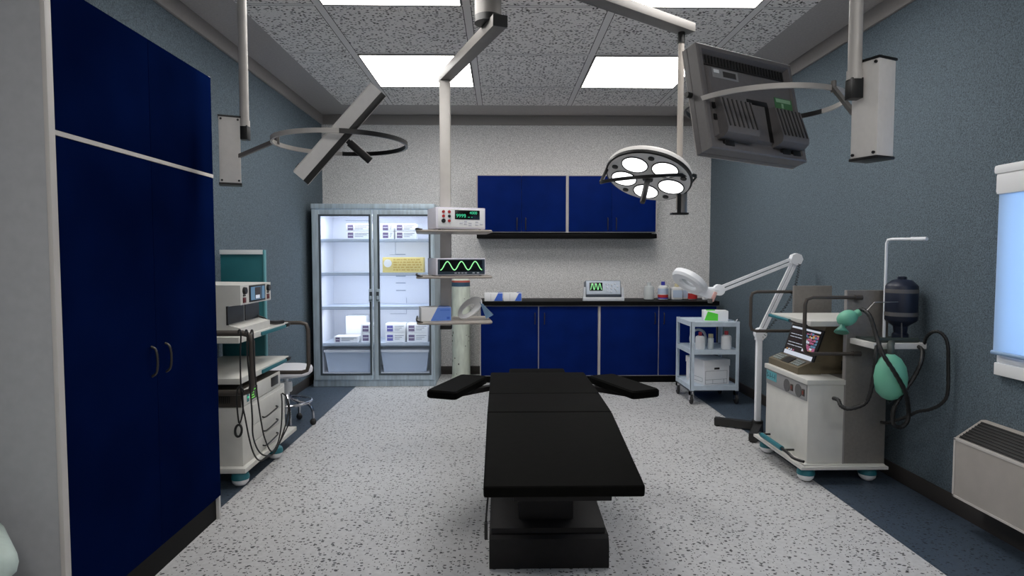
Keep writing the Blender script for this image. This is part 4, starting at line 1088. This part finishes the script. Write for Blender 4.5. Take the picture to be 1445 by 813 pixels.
pt = lambda x_, y_, Y=3.93: at(x_, y_, 1, Y)
obj('bag_arm', B().tube([pt(1224, 438, 4.05), pt(1234, 427, 4.05), pt(1272, 426, 4.05), pt(1272.5, 482, 4.05)], .0045, seg=8), M_STEEL, t)
bgc = pt(1256, 533, 3.90)
bag = obj('breathing_bag', B().lathe([(.018, .155), (.03, .148), (.06, .125), (.088, .075), (.099, .01), (.096, -.04), (.079, -.095), (.047, -.13), (.02, -.143)], bgc, seg=32), M_MINT, t)
obj('bag_neck', B().tube([bgc + V((0, 0, .15)), bgc + V((0, 0, .185)), bgc + V((.01, .02, .205)), bgc + V((.04, .06, .215))], .021, sub=5, seg=12), mat('valve grey', (70, 78, 76), .5), bag)
HS = .013
def hose(name, pts, Y=3.88, r=HS, lab=None):
    P3 = [at(p[0], p[1], 1, (p[2] if len(p) > 2 else Y)) for p in pts]
    n = (len(P3) - 1) * 10
    return obj(name, B().tube(P3, lambda f: r * (1 + .10 * math.sin(f * n * 2.1)), sub=10, seg=10), M_HOSE, t)
hose('hose', [(1209, 439, 4.03), (1217, 437, 4.0), (1228, 447, 3.93), (1237, 475, 3.86), (1246, 500, 3.78), (1262, 525, 3.77), (1277, 552, 3.8), (1282, 580), (1280, 595), (1271, 603), (1261, 598), (1261, 578), (1273, 556), (1290, 532), (1300, 510), (1301, 494, 3.93), (1292, 488, 3.99), (1286, 488, 4.0)])
hose('hose', [(1237, 486, 3.98), (1236, 500, 3.94), (1233, 530, 3.93), (1227, 558, 3.93), (1218, 571, 3.94), (1198, 577, 3.96), (1187, 573, 3.99), (1183, 565, 4.03), (1176, 562, 4.09)])
hose('hose', [(1304, 486, 3.98), (1308, 475, 3.9), (1318, 468, 3.84), (1329, 471, 3.8), (1337, 485, 3.78), (1338, 515, 3.78), (1337, 555, 3.78), (1328, 570, 3.80), (1312, 578, 3.85), (1295, 581, 3.9), (1280, 588, 3.95), (1262, 594, 4.05), (1252, 597, 4.12), (1244, 596, 4.22)], r=.0105)
rc = pt(1195.5, 449, 4.02)
Mr = Matrix.Rotation(math.radians(-24), 4, 'Y')
obj('bag_tie', B().tube([bgc + V((-.02, -.02, -.16)), bgc + V((0, 0, -.14)), bgc + V((.02, .02, -.156))], .006), M_BLKPL, bag)
rs = obj('resuscitator', B().ell(rc, (.068, .054, .052), M=Mr, seg=24).cyl(rc + V((.055, 0, .025)), rc + V((.08, 0, .04)), .024, seg=16), M_MINT, t)
mk = rc + V((-.045, -.02, -.06))
obj('mask', B().lathe([(.012, .03), (.018, .005), (.038, -.02), (.045, -.03), (.043, -.036)], mk, (.25, .35, 1), seg=24).cyl(mk + V((0, 0, .02)), rc + V((-.045, 0, -.015)), .010, seg=12), mat('dark mint mask', (70, 128, 112), .4), rs)

# ------------------------------------------------------------------ left machine
t = thing('equipment_cart', 'ivory equipment cart with teal back panel and black cables beside the wardrobe', 'medical cart', (-2.05, 4.7, 0))
LX0, LX1 = -2.345, -1.79
obj('base', B().box((LX0, 4.21, .108), (-1.755, 5.28, .142), bev=.005), M_CART, t)
obj('cabinet', B().box((LX0 + .02, 4.26, .13), (LX1, 5.10, .555), bev=.006), M_CART, t)
for z0, z1, hz in ((.385, .53, .41), (.265, .38, .305), (.15, .26, .195)):
    dr = obj('drawer', B().box((LX1 - .002, 4.44, z0), (LX1 + .006, 5.08, z1), bev=.002), M_CART, t)
    obj('handle', B().tube([(LX1 + .006, 4.60, hz - .008), (LX1 + .03, 4.61, hz - .01), (LX1 + .034, 4.74, hz - .002), (LX1 + .028, 4.86, hz + .004), (LX1 + .006, 4.88, hz + .006)], .006, sub=4), M_BLKPL, dr)
for x, y in ((-1.82, 4.28), (-1.79, 4.86), (-2.28, 4.28), (-2.28, 5.2)): ball_caster(x, y, t)
dv = obj('recorder', B().box((LX0 + .03, 4.26, .557), (LX1 - .006, 5.0, .675), bev=.004), M_BROWND, t)
obj('front_panel', B().box((LX1 - .008, 4.262, .559), (LX1 + .002, 4.998, .673), bev=.002), M_CART, dv)
b = B().box((LX1 + .001, 4.40, .575), (LX1 + .006, 4.52, .66), 0)
for k in range(4): b.box((LX1 + .005, 4.415, .585 + .018 * k), (LX1 + .007, 4.415 + random.uniform(.04, .09), .593 + .018 * k), 1)
obj('lcd', b, [M_SCR, emis('lcd green', (110, 220, 70), .8)], dv)
obj('led_column', B().box((LX1 + .001, 4.34, .575), (LX1 + .004, 4.375, .655), 0).box((LX1 + .003, 4.345, .63), (LX1 + .006, 4.37, .645), 1).box((LX1 + .003, 4.345, .60), (LX1 + .006, 4.37, .612), 1), [M_TEAL, M_EGRD], dv)
obj('socket', B().box((LX1 + .001, 4.80, .585), (LX1 + .008, 4.94, .655), bev=.002), M_BLKPL, dv)
b = B()
for k in range(12): b.box((-2.02 + k * .013, 4.256, .585), (-2.013 + k * .013, 4.262, .635))
obj('vent', b, M_BLKPL, dv)
for z, yf, nm in ((.72, 4.24, 'a'), (1.005, 4.235, 'b')):
    s_ = obj('shelf', B().box((LX0, yf, z), (LX1, 5.22, z + .042), bev=.004), M_CART, t)
    obj('grip', B().box((LX1, 4.62, z + .004), (LX1 + .012, 5.14, z + .032), 0, bev=.005).box((LX1 - .03, 5.14, z + .008), (LX1 + .016, 5.23, z + .036), 1, bev=.006), [M_TEAL, M_BLKPL], s_)
obj('back_panel', B().box((-2.345, 5.22, .13), (-1.985, 5.245, 1.655), bev=.002), M_TEALP, t)
obj('panel_cap', B().box((-2.345, 5.205, 1.618), (-1.99, 5.222, 1.655), bev=.002), M_WHITE, t)
obj('panel_edge', B().box((-1.988, 5.21, .76), (-1.975, 5.25, 1.655), bev=.002), mat('light teal edge', (92, 156, 164), .4), t)
# C shaped monitor unit
mz = 1.048
b = B().prism([(x_, 4.30, z_) for x_, z_ in ((LX0 + .02, mz), (-1.81, mz), (-1.81, mz + .055), (-1.895, mz + .075), (-1.895, 1.255), (-1.80, 1.262), (-1.80, 1.40), (LX0 + .02, 1.405))], (0, .56, 0))
mo = obj('monitor_unit', b, M_CART, t)
obj('recess', B().box((-1.896, 4.31, mz + .08), (-1.888, 4.565, 1.25)).box((-1.896, 4.59, mz + .08), (-1.888, 4.85, 1.25)).box((-1.90, 4.296, mz + .075), (-1.888, 4.31, 1.255)), M_BLKPL, mo)
scr = obj('screen', B().box((-1.802, 4.445, 1.272), (-1.794, 4.74, 1.392), 0, bev=.003).box((-1.796, 4.465, 1.285), (-1.7925, 4.72, 1.38), 1).box((-1.7935, 4.535, 1.29), (-1.7915, 4.64, 1.375), 2).box((-1.7925, 4.545, 1.293), (-1.7905, 4.62, 1.318), 3).box((-1.7935, 4.65, 1.285), (-1.7915, 4.665, 1.38), 0), [M_BLKPL, M_EBLU, emis('screen brown', (58, 44, 36), .4), M_EWHT], mo)
for y in (4.36, 4.80):
    obj('knob', B().cyl((-1.80, y, 1.36), (-1.782, y, 1.36), .026, .023, seg=18), M_BLKPL, mo)
    obj('switch', B().box((-1.801, y - .022, 1.275), (-1.793, y + .022, 1.312), bev=.002), mat('maroon switch', (96, 34, 38), .5) if y < 4.5 else bpy.data.materials['maroon switch'], mo)
    for dy in (-.013, .013): obj('button', B().cyl((-1.801, y + dy, 1.327), (-1.795, y + dy, 1.327), .006, seg=10), M_BLKPL, mo)
obj('handpiece', B().tube([(-1.87, 4.93, 1.08), (-1.83, 5.0, 1.068), (-1.80, 5.12, 1.062)], .016, sub=4).tube([(-1.888, 4.82, 1.14), (-1.85, 4.88, 1.11), (-1.87, 4.93, 1.08)], .008, sub=4), M_BLKPL, mo)
for y, za, zb, x0 in ((4.19, 1.082, .675, -1.685), (5.33, 1.03, .60, -1.66)):
    b = B().tube([(-2.30, y, za), (x0 - .06, y, za), (x0 - .015, y, za - .014), (x0, y, za - .06), (x0, y, zb + .06), (x0 - .015, y, zb + .014), (x0 - .06, y, zb), (-2.30, y, zb)], .02 if y < 4.5 else .017, seg=12)
    for z in (za, zb): b.cyl((-2.30, y, z), (-2.30, 4.262 if y < 4.5 else 5.222, z), .016, seg=10)
    obj('rail', b, M_RAIL, t)
XC = -1.70
def cable(pts, r=.0055):
    P3 = [at(p[0], p[1], 1, p[2]) for p in pts]
    return obj('cable', B().tube(P3, r, sub=8, seg=6), M_HOSE, t)
cable([(336, 471, 4.17), (337, 466, 4.17), (340, 470, 4.14), (339, 505, 4.13), (340, 545, 4.13), (342, 570, 4.13), (346, 590, 4.15), (352, 620, 4.2), (358, 640, 4.25), (366, 650, 4.35), (376, 646, 4.45), (388, 638, 4.6), (398, 615, 4.72), (404, 595, 4.8), (407, 575, 4.85), (404, 560, 4.87), (398, 555, 4.88)])
cable([(346, 470, 4.15), (347, 466, 4.17), (349, 470, 4.13), (349, 500, 4.12), (352, 535, 4.12), (354, 560, 4.13), (356, 590, 4.14), (357, 615, 4.18), (364, 635, 4.26), (374, 643, 4.40), (386, 640, 4.55), (397, 620, 4.7), (408, 595, 4.82), (408, 572, 4.87), (402, 556, 4.88)])
cable([(354, 470, 4.15), (355, 466, 4.17), (357, 470, 4.13), (358, 500, 4.12), (360, 530, 4.12), (364, 565, 4.2), (369, 598, 4.28), (374, 620, 4.36), (383, 637, 4.46), (392, 625, 4.6), (397, 600, 4.72), (398, 570, 4.8), (397, 556, 4.87)])
cable([(345, 553, 4.13), (337, 545, 4.13), (334, 560, 4.13), (335, 580, 4.13), (337, 597, 4.13)])
cable([(342, 553, 4.13), (343, 575, 4.13), (341, 590, 4.13), (338, 598, 4.13)])
rcn = at(336.5, 608, 1, 4.13)
obj('cable_ring', B().tube([rcn + V((math.cos(a) * .022, .008 * math.sin(a), math.sin(a) * .038)) for a in [2 * PI * k / 20 for k in range(20)]], .008, closed=True, seg=8), M_HOSE, t)

# ------------------------------------------------------------------ stool
t = thing('stool', 'white round swivel stool with chrome foot ring behind the left cart', 'stool', (-2.02, 5.80, 0), local=True)
obj('seat', B().lathe([(.16, .485), (.215, .49), (.238, .51), (.243, .545), (.235, .562), (.20, .568)], seg=40), mat('white stool vinyl', (226, 226, 232), .5), t)
obj('column', B().cyl((0, 0, .42), (0, 0, .486), .022).lathe([(.05, .33), (.056, .34), (.056, .40), (.05, .425)]).cyl((0, 0, .12), (0, 0, .34), .03), M_WHITE, t)
obj('foot_ring', B().tube([(math.cos(a) * .225, math.sin(a) * .225, .235) for a in [2 * PI * k / 36 for k in range(36)]], .013, closed=True, seg=10), M_CHROME, t)
for k in range(5):
    a = math.radians(8 + 72 * k); c_, s_ = math.cos(a), math.sin(a)
    l = obj('leg', B().tube([(.02 * c_, .02 * s_, .30), (.06 * c_, .06 * s_, .25), (.12 * c_, .12 * s_, .225), (.20 * c_, .20 * s_, .20), (.235 * c_, .235 * s_, .14), (.24 * c_, .24 * s_, .065)], .0125, sub=5, seg=10), M_CHROME, t)
    obj('caster', B().ell((.24 * c_, .24 * s_, .033), (.03, .026, .033), seg=16), M_RUB, l)

# ------------------------------------------------------------------ wall heater
t = thing('wall_heater', 'beige wall heater with slatted sloping top under the window', 'heater', (2.75, 2.9, .2))
HY0, HY1 = 1.9, 3.52
pf = [(2.655, .195), (2.655, .54), (2.81, .645), (2.839, .645), (2.839, .195)]
obj('casing', B().prism([(x_, HY0, z_) for x_, z_ in pf], (0, HY1 - HY0, 0)), M_HEAT, t)
b = B()
dv_ = V((.155, 0, .105)); L_ = dv_.length; dv_.normalize(); nn = V((-dv_.z, 0, dv_.x))
Mh = Matrix(((dv_.x, 0, nn.x, 2.655), (0, 1, 0, 0), (dv_.z, 0, nn.z, .54), (0, 0, 0, 1)))
b.box((.012, HY0 + .02, .0), (L_ - .012, HY1 - .022, .002), 0)
for k in range(8): b.box((.022 + k * .0205, HY0 + .02, .001), (.026 + k * .0205, HY1 - .022, .007), 1)
obj('vent_grille', b.xf(Mh), [M_BLKPL, mat('grille slat', (58, 56, 55), .5)], t)
b = B()
for (y0, z0, y1, z1) in ((HY0, .195, HY1, .207), (HY0, .53, HY1, .542), (HY1 - .012, .195, HY1, .54)): b.box((2.651, y0, z0), (2.656, y1, z1))
obj('front_rim', b, M_TRIM, t)
